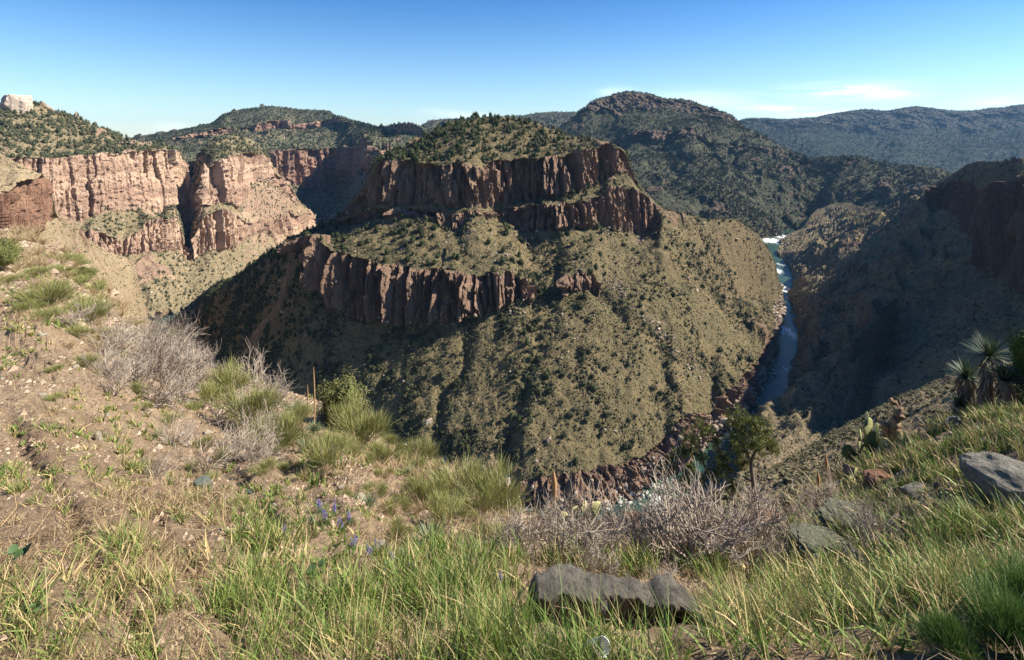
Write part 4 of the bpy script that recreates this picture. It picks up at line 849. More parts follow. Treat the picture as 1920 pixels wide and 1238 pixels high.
# --- broom shrubs: fans of fine green stems
def broom(seed, n=1900, spread=.75, L0=.26, w=.0075):
    r = np.random.default_rng(seed); lobes = r.normal(0, .2, (7, 3))*[1, 1, .5]+[0, 0, .30]
    c = lobes[r.integers(0, 7, n)]; q = r.normal(size=(n, 3)); q /= np.linalg.norm(q, axis=1, keepdims=True)
    base = c+q*r.uniform(.02, .24, (n, 1))*[1.15, 1.15, 1.0]; base[:, 2] = np.abs(base[:, 2])
    d = base*[1, 1, 1.0]/np.linalg.norm(base, axis=1, keepdims=True)+r.normal(0, .28, (n, 3))+[0, 0, .35]; d /= np.linalg.norm(d, axis=1, keepdims=True)
    L = r.uniform(.5, 1.15, n)*L0
    V, Fc, k = ribbons(base, d, L, np.full(n, w)*r.uniform(.6, 1.5, n), r.normal(0, .12, (n, 3))+[0, 0, .1], 2, r)
    return V, Fc, np.repeat(r.uniform(0, 1, n), k), np.repeat((r.uniform(0, 1, n) < .14)*.9, k)
BR = []
for i in range(5):
    V, Fc, T, D = broom(50+i); BR.append(np_mesh('foliage', V, Fc, m_broom, attrs={'tint': T, 'dry': D}))
wood = [flat_mesh('stems', tubes([(np.array([[0, 0, -.03], [math.cos(a)*l*.25, math.sin(a)*l*.25, .25], [math.cos(a)*l*.5, math.sin(a)*l*.5, .5]]), [.014, .01, .004], .3) for a, l in [(random.uniform(0, 6.28), random.uniform(.2, .9)) for _ in range(12)]]), m_twig) for _ in range(2)]
br_list = [(95, 575, 60, 'olive shrub on the left slope below the round green bush'), (165, 605, 60, 'light green shrub left of the grey leafless shrubs'), (430, 745, 62, 'yellow green broom nearest the left river bend'), (468, 795, 72, 'bright yellow green broom in the middle of the left thicket'),
 (400, 755, 45, 'small yellow green broom left of the pale rosette'), (528, 838, 72, 'olive broom left of the dark spiky rosette'), (612, 872, 60, 'olive broom just right of the dark spiky rosette'), (655, 815, 60, 'broom in front of the large green bush'), (683, 838, 66, 'golden broom on the crest right of the large bush'),
 (722, 868, 46, 'small green broom on the crest'), (785, 868, 50, 'small green broom at the crest before the mesa'), (870, 930, 84, 'large green broom on the crest in front of the dark gully'), (930, 962, 78, 'large green broom right end of the crest'), (795, 945, 58, 'olive broom above the big pale rosette'),
 (838, 985, 62, 'olive broom just right of the big pale rosette'), (905, 960, 60, 'green broom between the two large ones on the crest'), (740, 965, 34, 'little grey green broom with a pale top'), (745, 1010, 34, 'little olive broom left of the big pale rosette'), (560, 800, 40, 'small broom behind the two spiky rosettes'), (505, 815, 40, 'small yellow green broom in the left thicket')]
for i, (x, y, h, lab) in enumerate(br_list):
    p = fgp(x, y); root = newobj('broom_shrub', None); s = h*pxs(p)/.85; place(root, p, (s*1.2, s*1.2, s)); tag(root, lab, 'shrub', 'green broom shrubs on the near slope')
    newobj('foliage', BR[i % 5], root); newobj('stems', wood[i % 2], root)

Q = sample('foreground_slope', 75, lambda px, py, R, P: scr_w(P)*reg(px, py, [(650, 890, 200, 70, 1), (250, 760, 150, 80, .5), (450, 850, 120, 60, .6), (120, 560, 120, 60, .9), (880, 1000, 100, 50, .6), (1600, 930, 120, 50, .4)]), 303)
for i, q in enumerate(Q):
    root = newobj('low_shrub', None); s = random.uniform(16, 34)*pxs(q)/.85; place(root, q, (s*1.3, s*1.3, s*.8)); tag(root, 'low olive shrub scattered among the stones of the near dirt slope', 'shrub', 'low shrubs on the dirt slope')
    newobj('foliage', BR[i % 5], root)
# --- feathery green bush in the lower right corner
V, Fc, T, D = broom(71, 5200, .85, .20, .006); me = np_mesh('feathery_bush', V*np.array([1, 1, 1]), Fc, plant_mat('feathery_leaves', (.045, .095, .02), (.12, .20, .04), (.2, .25, .07)), attrs={'tint': T, 'dry': D*.5})
for x, y, h, lab in ((1890, 1225, 135, 'dense feathery bright green bush filling the lower right corner'), (1790, 1240, 85, 'smaller feathery green bush left of the corner bush'), (1925, 1160, 120, 'feathery green bush cut by the right edge of the picture')):
    p = fgp(x, y); o = newobj('feathery_bush', me); s = h*pxs(p)/.8; place(o, p, (s*1.2, s*1.2, s)); tag(o, lab, 'bush')

# --- leafy round shrubs
def leafy(name, x, y, w, h, lab, mat, seed, leaf=.05, n=900, cat='bush'):
    V, Fc, T = crown_template(2, n*6, seed, leaf=leaf*.36); V[:, 2] += .03
    p = fgp(x, y); root = newobj(name, None); place(root, p, (w*pxs(p)/.85, w*pxs(p)/.85, h*pxs(p))); tag(root, lab, cat)
    newobj('crown', np_mesh('crown', V, Fc, mat, attrs={'tint': T}), root); newobj('stems', wood[0], root)
m_gb = leaf_mat('bush_leaf', (.06, .07, .02), (.14, .15, .045), (.26, .25, .10), 3)
m_db = leaf_mat('dark_bush_leaf', (.02, .04, .01), (.045, .075, .015), (.11, .14, .03), 3)
leafy('round_bush', 4, 506, 62, 62, 'round olive green bush at the left edge on the upper slope', m_gb, 601)
leafy('leafy_bush', 640, 800, 82, 90, 'large olive green leafy bush on the crest right of the tall flower stalk', m_gb, 602, .045, 1500)
leafy('crest_bush', 158, 528, 48, 30, 'low green bush at the edge of the upper left slope', m_gb, 603)
leafy('evergreen_shrub', 1932, 752, 74, 150, 'tall dark evergreen shrub cut by the right edge beside the yuccas', m_db, 604, .04, 1900)

# --- rosettes (sotol) with stiff leaves
def rosette(seed, n=150, up=.35, wid=.03, dead=.25):
    r = np.random.default_rng(seed); d = r.normal(size=(n, 3)); d[:, 2] = np.abs(d[:, 2])*1.0+r.uniform(-.25, up, n); d /= np.linalg.norm(d, axis=1, keepdims=True)
    side = np.cross(d, np.array([0, 0, 1.])); side /= np.linalg.norm(side, axis=1, keepdims=True)+1e-9
    low = d[:, 2] < .12
    V, Fc, k = ribbons(np.zeros((n, 3))+d*.05, d, r.uniform(.75, 1.05, n), np.full(n, wid)*r.uniform(.7, 1.2, n), np.stack([d[:, 0]*.0, d[:, 1]*0, -r.uniform(0, .12, n)-low*.15], 1), 3, r, tip=.06, side=side)
    return V, Fc, np.repeat(r.uniform(0, 1, n), k), np.repeat(np.where(low, r.uniform(.6, 1, n), (r.uniform(0, 1, n) < dead*.3)*.8), k)
RO = []
for i in range(4):
    V, Fc, T, D = rosette(80+i, 170, .5, .05 if i < 2 else .035); RO.append(np_mesh('leaves', V, Fc, m_sotol, attrs={'tint': T, 'dry': D}))
for i, (x, y, rp, lab) in enumerate([(575, 850, 30, 'dark green spiky rosette on the dirt slope below the tall flower stalk'), (590, 812, 24, 'pale spiky rosette above the dark green one'), (556, 772, 22, 'pale grey green rosette left of the tall flower stalk'), (604, 776, 18, 'small spiky rosette at the foot of the tall flower stalk'),
   (410, 728, 26, 'pale blue green rosette near the left river bend'), (808, 1030, 50, 'largest pale spiky rosette on the lower dirt slope'), (690, 955, 28, 'yellowing rosette beside a white rock'), (772, 892, 20, 'small grey rosette behind the brooms'), (892, 915, 18, 'small pale rosette on the crest right of the large broom'),
   (1695, 835, 26, 'spiky grass like rosette right of the stone pillar')]):
    p = fgp(x, y); root = newobj('spiky_rosette', None); place(root, p+np.array([0, 0, rp*.15*pxs(p)]), rp*pxs(p)); tag(root, lab, 'rosette plant', 'spiky rosettes on the slope')
    newobj('leaves', RO[i % 4], root)

m_yuc = plant_mat('yucca_leaves', (.045, .075, .04), (.12, .16, .09), (.36, .28, .18))
m_bark2 = plant_mat('dead_yucca_leaves', (.09, .07, .05), (.16, .12, .085), (.26, .20, .14))
# --- yuccas with skirted trunks
def yucca(x, y, hx, hy, rp, tr, lab, seed, dead=.3, heads=1):
    p = fgp(x, y); m = pxs(p); root = newobj('yucca', None); root.location = p; tag(root, lab, 'yucca', 'yucca clump on the right')
    top = np.array([(hx-x)*m, 0, (y-hy)*m]); pts = np.array([[0, 0, -.1], top*.35+[0, .02, 0], top*.7, top])
    V, Fc, T = tubes([(pts, [tr*m, tr*m*.9, tr*m*.75, tr*m*.6], .4)], 9)
    newobj('trunk', np_mesh('trunk', V, Fc, m_bark, smooth=True), root)
    r = np.random.default_rng(seed); n = 260; t = r.uniform(.05, .98, n); a = r.uniform(0, 6.283, n)
    base = np.stack([np.interp(t, [0, 1], [0, top[0]]), 0*t, np.interp(t, [0, 1], [0, top[2]])], 1)+np.stack([np.cos(a), np.sin(a), 0*a], 1)*tr*m*.8
    d = np.stack([np.cos(a)*.45, np.sin(a)*.45, -np.ones(n)], 1); d /= np.linalg.norm(d, axis=1, keepdims=True)
    V, Fc, k = ribbons(base, d, r.uniform(.4, .8, n)*rp*m*.8, np.full(n, 2.4*m), np.zeros((n, 3)), 2, r)
    newobj('leaf_skirt', np_mesh('leaf_skirt', V, Fc, m_bark2, attrs={'tint': np.repeat(r.uniform(0, .4, n), k), 'dry': np.repeat(r.uniform(.1, .6, n), k)}), root)
    rp *= 1.12; V, Fc, T, D = rosette(seed+5, 190, .25, .07, dead)
    o = newobj('leaves', np_mesh('leaves', V*rp*m, Fc, m_yuc, attrs={'tint': T*.6, 'dry': D*.4}), root); o.location = top; return root, top, m
yucca(1850, 775, 1856, 668, 42, 12, 'tallest yucca of the clump with a spiky head on a skirted trunk', 700)
yucca(1822, 778, 1812, 708, 38, 14, 'yucca leaning left in front of the tallest yucca', 710)
yucca(1890, 772, 1884, 712, 37, 12, 'dark yucca between the tallest yucca and the evergreen shrub', 720)
yucca(1806, 786, 1798, 762, 26, 7, 'smallest yucca at the left foot of the clump', 730)
# --- stalks
def stalk(x, y, top, rad, lab, blob=0.):
    p = fgp(x, y); m = pxs(p); h = (y-top)*m
    V, Fc, T = tubes([(np.array([[0, 0, -.05], [.01*h, 0, h*.4], [.0, 0, h*.75], [-.01*h, 0, h]]), [rad*m, rad*m*.9, rad*m*(.8+blob), rad*m*.25], .9)], 6)
    o = mesh_obj('flower_stalk', V, Fc, m_stalk, smooth=True); o.location = p; tag(o, lab, 'flower stalk')
t = NT('stalk'); t.col(t.mix(t.noise(t.co(), 30, 3), (.42, .25, .12), (.30, .19, .10))); m_stalk = t.m
stalk(588, 800, 688, 1.6, 'tall thin tan flower stalk rising before the mesa slope'); stalk(576, 775, 722, 1.2, 'short thin flower stalk left of the tall one')
stalk(1040, 975, 880, 3.2, 'dead brown flower stalk left of the orange rock', .9); stalk(1548, 920, 850, 2.2, 'tan flower stalk on the right slope', .6); stalk(1535, 940, 882, 2.4, 'shorter tan flower stalk on the right slope', .6); stalk(395, 660, 640, 1, 'thin pale stalk by the left bend')

# --- rocks
def rock_mesh(name, seed, sub=3, cuts=12, rough=.12, mat=None, flat=1.):
    r = np.random.default_rng(seed); V, Fc = ico(sub); V = V.copy()
    for i in range(cuts):
        n = r.normal(size=3); n /= np.linalg.norm(n); h = r.uniform(.55, .85); d = V@n; V -= np.clip(d-h, 0, None)[:, None]*n
    V *= (1+rough*fbm(V[:, 0]*2.5+seed, V[:, 1]*2.5, V[:, 2]*2.5, 4, seed))[:, None]
    V += .04*rough*8*fbm(V[:, 0]*9+seed, V[:, 1]*9, V[:, 2]*9, 3, seed+1)[:, None]*.25
    V[:, 2] *= flat
    return np_mesh(name, V, Fc, mat, smooth=False)
def rock_mat(name, a, b, c, sc=3.):
    t = NT(name); co = t.co(); k = t.mix(t.rng(t.noise(co, sc, 5, .65), .38, .62), a, b); k = t.mix(t.math('MULTIPLY', t.rng(t.noise(co, sc*4, 5, .7), .5, .68), .8), k, c)
    t.col(k); t.bump(t.noise(co, sc*3, 9, .72), .10); return t.m
m_rm = rock_mat('mossy_rock', (.22, .22, .16), (.15, .155, .10), (.09, .10, .055)); m_rg = rock_mat('grey_rock', (.30, .28, .23), (.20, .19, .155), (.11, .11, .085)); m_rp = rock_mat('pale_stone', (.72, .64, .50), (.58, .50, .38), (.42, .35, .26), 6)
m_ro = rock_mat('orange_rock', (.36, .19, .11), (.24, .13, .085), (.12, .07, .05)); m_rt = rock_mat('tan_stone', (.40, .29, .19), (.30, .21, .14), (.2, .14, .1), 6)
m_rgr = rock_mat('green_grey_stone', (.26, .30, .25), (.20, .24, .20), (.14, .17, .14), 6); m_rl = rock_mat('lichen_rock', (.34, .23, .16), (.17, .12, .085), (.42, .38, .16), 3)
def rock(name, x, y, w, h, lab, mat, seed, depth=None, sink=.25, rz=0., cuts=12, cat='rock', group=None, sub=4, rough=.12):
    p = fgp(x, y); m = pxs(p); o = newobj(name, rock_mesh(name, seed, sub, cuts, rough, mat))
    W = w*m*.56; H = h*m*.62; D = (depth*m if depth else W*.8)
    o.location = p+np.array([0, D*.15, H*(1-2*sink)*.7]); o.scale = (W, D, H); o.rotation_euler = (0, 0, rz); tag(o, lab, cat, group); return o
# long low boulder at the bottom centre: ridge of blocks moulded as one mass
m_rd = rock_mat('dark_grey_rock', (.17, .155, .125), (.10, .09, .072), (.05, .047, .04))
def long_boulder():
    nx, nt = 90, 44; p0 = fgp(1155, 1172); m = pxs(p0)
    top = [(0, 8), (.025, 80), (.06, 102), (.16, 105), (.24, 102), (.32, 94), (.4, 90), (.5, 90), (.6, 86), (.66, 78), (.7, 74), (.75, 84), (.82, 88), (.87, 78), (.92, 56), (.97, 28), (1, 4)]
    V = []
    for i in range(nx):
        u = i/(nx-1); h = tab(top, [u])[0]*m*.94; X = (985+u*340-1155)*m; dp = (.5-abs(u-.45)*.45)*(.55+.2*math.sin(u*9))
        for j in range(nt):
            a = math.pi*j/(nt-1); c, s = math.cos(a), math.sin(a)
            c = math.copysign(abs(c)**.55, c); s = s**.5
            V.append((X, -c*dp*.5+.06-(.16*s*s if c > 0 else 0), s*h-(.06 if s > .3 else .3)))
    V = np.array(V); n = fbm(V[:, 0]*3.2, V[:, 1]*3.2, V[:, 2]*3.2, 5, 5); n2 = fbm(V[:, 0]*13, V[:, 1]*13, V[:, 2]*9, 3, 6); n3 = ridged(V[:, 0]*5, V[:, 1]*5, V[:, 2]*1.2, 2, 8)
    V[:, 1] += n*.05+n2*.02+n3*.03; V[:, 2] += n*.022+n2*.010; V[:, 0] += n2*.02
    idx = np.arange(nx*nt).reshape(nx, nt); Fc = np.stack([idx[:-1, :-1], idx[1:, :-1], idx[1:, 1:], idx[:-1, 1:]], -1).reshape(-1, 4)
    o = mesh_obj('boulder', V, Fc, m_rd); o.location = p0; tag(o, 'long low grey boulder with a shaded front in the grass at bottom centre', 'boulder')
long_boulder()
rock('boulder', 1930, 938, 125, 66, 'rounded pale grey boulder at the right edge', m_rg, 801, 110, .3, .2, 0, rough=.10)
rock('flat_rock', 1550, 1040, 100, 20, 'flat mossy grey rock in the right grass', m_rm, 802, 70, .2, .3, 3, rough=.3); rock('flat_rock', 1615, 990, 100, 16, 'second flat grey rock, just above the mossy one', m_rm, 803, 70, .2, .3, 3, rough=.3)
rock('grey_rock', 1735, 935, 60, 22, 'small grey rock beside the pink stones', m_rg, 804, 50); rock('round_stone', 1792, 803, 34, 30, 'dark rounded stone at the foot of the smallest yucca', m_rg, 805)
rock('orange_rock', 1187, 1000, 30, 48, 'upright orange rock among the bare shrubs', m_ro, 806, 26, .15); rock('brown_rock', 1440, 985, 62, 30, 'low reddish brown rock right of the juniper trunk', m_ro, 807, 40)
rock('brown_rock', 1650, 905, 50, 20, 'low brown rock under the prickly pear', m_ro, 808, 40); rock('tan_rock', 1605, 900, 40, 24, 'small tan rock at the foot of the prickly pear', m_rt, 809, 30)
def pillar():
    p = fgp(1675, 835); m = pxs(p); r = np.random.default_rng(9)
    Vs, Fs = [], []; off = 0; z = -6
    V0, F0 = ico(2)
    def blk(x, z, w, h, d, sd):
        nonlocal off
        rr = np.random.default_rng(sd); V = V0.copy()
        for i in range(10):
            n = rr.normal(size=3); n /= np.linalg.norm(n); q = rr.uniform(.5, .75); V -= np.clip(V@n-q, 0, None)[:, None]*n
        V = V*np.array([w, d, h])*m*.75+np.array([x, 0, z])*m; Vs.append(V); Fs.append(F0+off); off += len(V)
    blk(-2, 18, 26, 34, 20, 1); blk(5, 38, 20, 34, 17, 2); blk(-16, 30, 12, 26, 14, 3); blk(8, 62, 15, 20, 14, 4); blk(2, 76, 10, 10, 10, 5); blk(14, 66, 9, 10, 9, 6); blk(-24, 8, 12, 16, 12, 7); blk(11, 52, 14, 10, 12, 8); blk(10, 82, 7, 7, 7, 11); blk(-4, 84, 7, 8, 7, 12)
    V = np.concatenate(Vs); V += .03*fbm(V[:, 0]*12, V[:, 1]*12, V[:, 2]*12, 3, 4)[:, None]
    o = mesh_obj('stone_pillar', V, np.concatenate(Fs), m_rl); o.location = p; tag(o, 'upright craggy lichen covered stone pillar on the right slope', 'rock')
pillar()
# pale and grey stones the photo shows one by one, then the many small ones
spec = [(75, 628, 20, 9, 'long white stone high on the left dirt slope', m_rp), (183, 825, 13, 20, 'upright white stone on the left dirt slope', m_rp), (141, 692, 11, 10, 'white stone left of the leafless shrubs', m_rp), (206, 700, 10, 8, 'small white stone at the slope edge under the leafless shrubs', m_rp), (97, 683, 16, 12, 'tilted pale stone on the left slope', m_rt),
 (80, 745, 14, 9, 'pale stone beside weeds on the left slope', m_rp), (235, 770, 30, 12, 'flat tan stone near the small green weeds', m_rt), (200, 780, 12, 7, 'small white stone on the bare dirt', m_rp), (378, 918, 36, 34, 'round grey green stone embedded in the dirt', m_rgr), (470, 928, 18, 10, 'small grey green stone right of the round one', m_rgr), (510, 956, 14, 15, 'white wedge shaped stone on the dirt', m_rp),
 (425, 932, 20, 7, 'thin white stone sliver between the grey green stones', m_rp), (388, 813, 16, 7, 'white flat stone below the broom shrubs', m_rp), (715, 1022, 22, 11, 'white stone above the lupines', m_rp), (750, 1040, 22, 12, 'white stone right of the other one above the lupines', m_rp), (672, 940, 26, 16, 'angular white rock beside the yellowing rosette', m_rp),
 (408, 1135, 20, 14, 'white stone in the dry grass at lower left', m_rp), (583, 980, 18, 12, 'blue grey stone on the dirt slope', m_rgr), (775, 1090, 34, 28, 'tan stone among the lupines', m_rt), (800, 1130, 44, 20, 'flat grey stone in the grass left of the boulder', m_rg), (600, 790, 26, 14, 'pale stone at the foot of the rosettes', m_rp), (830, 885, 20, 10, 'pale stone on the crest before the mesa', m_rp),
 (1100, 975, 22, 10, 'tan stone below the yellow cactus pads', m_rt), (640, 918, 16, 9, 'white stone in the low weeds', m_rp), (165, 660, 12, 9, 'brown stone below the green shrub', m_rt)]
for i, (x, y, w, h, lab, mt) in enumerate(spec): rock('stone', x, y, w, h, lab, mt, 820+i, None, .3, i*.7, 7, 'stone', None, 2)
STN = [rock_mesh('stone', 900+i, 2, 9, .1, (m_rp, m_rt, m_rt, m_rgr, m_rt)[i % 5], .7) for i in range(10)]
Q = sample('foreground_slope', 260, lambda px, py, R, P: scr_w(P)*(.3+hash_mask(P, 1.5, 21, -.2, .5))*(py < 1230)*np.where(px < 960, 1, .25), 401)
for q in Q:
    o = newobj('stone', STN[random.randrange(10)]); s = random.choice((2.2, 2.6, 3, 3.6, 4.5))*max(pxs(q), .004); o.location = q+np.array([0, 0, s*.1]); o.scale = (s*random.uniform(.7, 1.3), s, s*.8); o.rotation_euler = (0, 0, random.uniform(0, 6.28))
    tag(o, 'small tan or whitish stone lying loose on the bare dirt slope', 'stone', 'loose stones on the dirt')
Q = sample('foreground_slope', 34000, lambda px, py, R, P: scr_w(P)*(.15+hash_mask(P, .9, 23, -.1, .5)), 403)
V0, F0 = ICO1; V0 = V0*np.array([1, 1, .6]); r = np.random.default_rng(404); n = len(Q); s = r.lognormal(0, .6, n)*1.9*Q[:, 1]/F; s3 = np.stack([s*r.uniform(.6, 1.4, n), s*r.uniform(.6, 1.4, n), s], 1)
# coarse stones: octahedra are enough at this size
OV = np.array([[1, 0, 0], [0, 1, 0], [-1, 0, 0], [0, -1, 0], [.2, .1, .7], [0, 0, -.6]]); OF = np.array([[0, 1, 4], [1, 2, 4], [2, 3, 4], [3, 0, 4], [1, 0, 5], [2, 1, 5], [3, 2, 5], [0, 3, 5]])
V = (OV[None]*s3[:, None]+Q[:, None]).reshape(-1, 3); Fc = (OF[None]+(np.arange(n)*6)[:, None, None]).reshape(-1, 3)
t = NT('gravel'); t.col(t.mix(t.attr('tint'), (.16, .11, .075), (.48, .38, .27))); tag(mesh_obj('gravel', V, Fc, t.m, attrs={'tint': np.repeat(r.uniform(0, 1, n)**1.7, 6)}), 'fine gravel and pebbles on the dirt slope', 'gravel', None, 'stuff')
for k in range(14):
    q = fgp(1740+k*4+random.uniform(-3, 3), 918+random.uniform(-7, 9)); o = newobj('pink_stone', rock_mesh('pink_stone', 950+k, 1, 5, .1, rock_mat('pink_stone', (.5, .36, .33), (.36, .25, .23), (.25, .18, .17)) if k == 0 else bpy.data.materials['pink_stone'])); s = random.uniform(3, 6)*pxs(q); o.location = q+np.array([0, 0, s*.6]); o.scale = (s, s, s*.8); tag(o, 'small pinkish stone in the little pile in the right grass', 'stone', 'pile of pink stones')

# --- prickly pears
t = NT('cactus_pad'); t.col(t.mix(t.attr('tint'), (.13, .17, .06), (.52, .50, .24))); t.bump(t.noise(t.co(), 60, 2), .004); m_pad = t.m
PADV, PADF = ico(3)
def pad_mesh(tint):
    V = PADV*np.array([.5, .09, .62]); V[:, 0] *= 1+.22*V[:, 2]; V[:, 2] += .56
    return np_mesh('pad', V, PADF, m_pad, smooth=True, attrs={'tint': np.clip(np.full(len(V), tint)+.2*fbm(V[:, 0]*4, V[:, 1]*4, V[:, 2]*4, 2, 3), 0, 1)})
PADS = [pad_mesh(.1), pad_mesh(.45), pad_mesh(.95)]
def cactus(x, y, pads, lab, s=1.):
    p = fgp(x, y); m = pxs(p); root = newobj('prickly_pear', None); root.location = p; tag(root, lab, 'cactus')
    for (dx, dz, h, rot, yaw, k) in pads:
        o = newobj('pad', PADS[k], root); o.location = (dx*m*s, random.uniform(-4, 4)*m, dz*m*s); o.scale = (h*m*s,)*3; o.rotation_euler = (random.uniform(-.15, .15), rot, yaw)
cactus(1625, 872, [(0, -2, 26, .1, .2, 0), (-16, 0, 24, -.5, .4, 0), (14, -2, 24, .5, -.3, 0), (-8, 20, 24, -.4, .9, 1), (6, 22, 26, .1, .1, 0), (16, 18, 24, .5, -.6, 2), (-20, 14, 20, -.8, .2, 0), (2, 44, 24, 0, .5, 1), (-8, 40, 20, -.5, 1.2, 2), (14, 38, 22, .4, 1.3, 2), (22, 4, 18, .9, .3, 1), (0, 62, 16, .2, 1.3, 2)], 'large prickly pear left of the stone pillar', 1.25)
cactus(1600, 910, [(0, 0, 18, -.3, .4, 2), (12, 2, 16, .4, -.4, 2), (-12, -2, 15, -.7, .2, 1), (4, 14, 14, .2, .6, 2)], 'withered tan prickly pear below the large one')
cactus(1475, 985, [(0, 0, 20, -.1, .3, 0), (-12, -2, 16, -.5, .8, 2), (22, 8, 20, .1, .2, 0)], 'small prickly pear on the brown rock')
cactus(1110, 985, [(-50, 4, 22, -.5, .2, 2), (-30, 12, 24, -.2, .3, 2), (-10, 10, 22, .3, -.2, 2), (6, 16, 24, .1, .4, 2), (22, 8, 20, .6, .1, 2), (-40, -4, 18, -.8, .2, 1), (34, 0, 18, .9, .2, 1), (-16, 26, 18, .2, .9, 2)], 'patch of yellow prickly pear pads before the dark gorge')
cactus(1165, 1010, [(0, 0, 18, 0, .3, 1), (10, -2, 16, .6, .3, 2)], 'little yellow green cactus left of the orange rock')
cactus(167, 545, [(0, 0, 12, -.3, .3, 2), (8, 2, 11, .3, -.3, 2), (-8, 0, 10, -.5, .3, 1)], 'small yellow green cactus on the edge of the upper left slope')

# --- thin juniper right of centre
def thin_tree():
    r = np.random.default_rng(12); p = fgp(1412, 985); m = pxs(p)
    root = newobj('thin_juniper', None); root.location = p; tag(root, 'thin bright green juniper with bare pale branches rising before the river bend', 'tree')
    main, ends = [], []
    def path(pts, rad0, rad1): main.append((np.array([[(x-1412)*m, dy, (985-y)*m] for x, y, dy in pts]), np.linspace(rad0, rad1, len(pts))*m, .7))
    path([(1414, 1000, 0), (1418, 950, 0), (1414, 905, .02), (1410, 868, .04), (1422, 845, .05)], 5.0, 2.6)
    path([(1410, 868, .04), (1400, 840, .1), (1392, 812, .1), (1380, 785, .1)], 2.6, 1.2); path([(1422, 845, .05), (1432, 815, 0), (1440, 800, -.1)], 2.2, 1.0)
    path([(1320, 1030, 0), (1330, 960, .05), (1340, 915, .1), (1350, 880, .1), (1352, 830, .1)], 3.6, 1.2); path([(1330, 960, .05), (1300, 910, .1), (1275, 865, .2), (1262, 850, .2)], 2.2, 1.0)
    path([(1340, 915, .1), (1320, 870, 0), (1308, 820, 0), (1312, 800, 0)], 2., .9); path([(1414, 905, 0), (1380, 890, .1), (1350, 870, .2)], 1.8, .8); path([(1345, 900, .1), (1372, 850, .1), (1378, 800, .1)], 1.6, .8)
    V, Fc, T = tubes(main, 6); newobj('trunk', np_mesh('trunk', V, Fc, m_bark, smooth=True), root)
    br = []; leafc = []
    blobs = [(1262, 862, 20), (1250, 875, 14), (1285, 850, 14), (1278, 900, 18), (1300, 830, 20), (1320, 810, 22), (1340, 825, 18), (1312, 860, 18), (1352, 850, 20), (1378, 790, 20), (1385, 775, 16), (1372, 820, 22), (1395, 810, 20), (1412, 815, 24), (1430, 800, 20), (1440, 822, 22), (1448, 838, 16), (1420, 840, 20), (1388, 845, 20), (1340, 880, 18), (1365, 880, 16), (1300, 890, 14), (1290, 930, 14), (1340, 930, 16), (1375, 915, 14), (1318, 905, 14), (1410, 790, 14), (1400, 880, 12)]
    for bx, by, br_ in blobs:
        c = np.array([(bx-1412)*m, r.normal(0, .12), (985-by)*m])
        # nearest main branch point feeds the tuft
        allp = np.concatenate([q[0] for q in main]); k = np.argmin(np.linalg.norm(allp-c, axis=1)); a = allp[k]
        mid = (a+c)/2+r.normal(0, .03, 3); br.append((np.array([a, mid, c]), np.array([1.0, .7, .35])*m, .6))
        n = 34; d = r.normal(size=(n, 3)); d /= np.linalg.norm(d, axis=1, keepdims=True); leafc.append(c+d*np.array([1, 1, 1.1])*(r.uniform(.15, 1, (n, 1)))*br_*m*1.05)
    V, Fc, T = tubes(br, 4); newobj('branches', np_mesh('branches', V, Fc, m_bark), root)
    C = np.concatenate(leafc); n = len(C); k = 16; B = np.repeat(C, k, 0)+r.normal(0, 1.6*m, (n*k, 3)); d = r.normal(size=(n*k, 3)); d[:, 2] += .9; d /= np.linalg.norm(d, axis=1, keepdims=True)
    V, Fc, q = ribbons(B, d, r.uniform(3.5, 8, n*k)*m, np.full(n*k, 1.3*m), d*0, 1, r, tip=.4)
    newobj('foliage', np_mesh('foliage', V, Fc, plant_mat('thin_juniper_leaf', (.065, .09, .02), (.17, .19, .045), (.3, .2, .06)), attrs={'tint': np.repeat(r.uniform(0, 1, n*k), q), 'dry': np.repeat((r.uniform(0, 1, n*k) < .07)*.8, q)}), root)
thin_tree()

# --- lupines
t = NT('lupine_flower'); t.col(t.mix(t.attr('tint'), (.09, .07, .22), (.20, .17, .40))); m_lup = t.m
def lupine(seed):
    r = np.random.default_rng(seed); n = 9; fl = []; st = []
    for i in range(n):
        a = r.uniform(0, 6.28); l = r.uniform(.05, .5); top = np.array([math.cos(a)*l*.6, math.sin(a)*l*.6, r.uniform(.6, 1.1)]); base = np.array([math.cos(a)*.05, math.sin(a)*.05, 0]); st.append((np.array([base, (base+top)/2, top]), [.012, .01, .006], .5))
        for j in range(22):
            c = top-(top-base)/np.linalg.norm(top-base)*r.uniform(0, .38)+r.normal(0, .022, 3); fl.append(c)
    C = np.array(fl); s = .03; V = (C[:, None]+OV[None]*s).reshape(-1, 3); Fc = (OF[None]+(np.arange(len(C))*6)[:, None, None]).reshape(-1, 3)
    flo = np_mesh('flowers', V, Fc, m_lup, attrs={'tint': np.repeat(r.uniform(0, 1, len(C)), 6)})
    V, Fc, T = tubes(st, 3); k = 130; d = r.normal(size=(k, 3)); d[:, 2] = np.abs(d[:, 2])*.6+.3; d /= np.linalg.norm(d, axis=1, keepdims=True)
    V2, F2, q = ribbons(d*r.uniform(.1, .35, (k, 1)), d, r.uniform(.12, .25, k), np.full(k, .05), np.zeros((k, 3)), 2, r)
    lv = np_mesh('leaves', np.concatenate([V, V2]), np.concatenate([Fc, F2+len(V)]), m_lupl, attrs={'tint': np.concatenate([T, np.repeat(r.uniform(0, 1, k), q)]), 'dry': np.concatenate([T*0, np.repeat(r.uniform(0, .2, k), q)])}); return flo, lv
m_lupl = plant_mat('lupine_leaf', (.07, .12, .04), (.15, .2, .08), (.3, .26, .14))
LU = [lupine(5), lupine(6), lupine(7)]
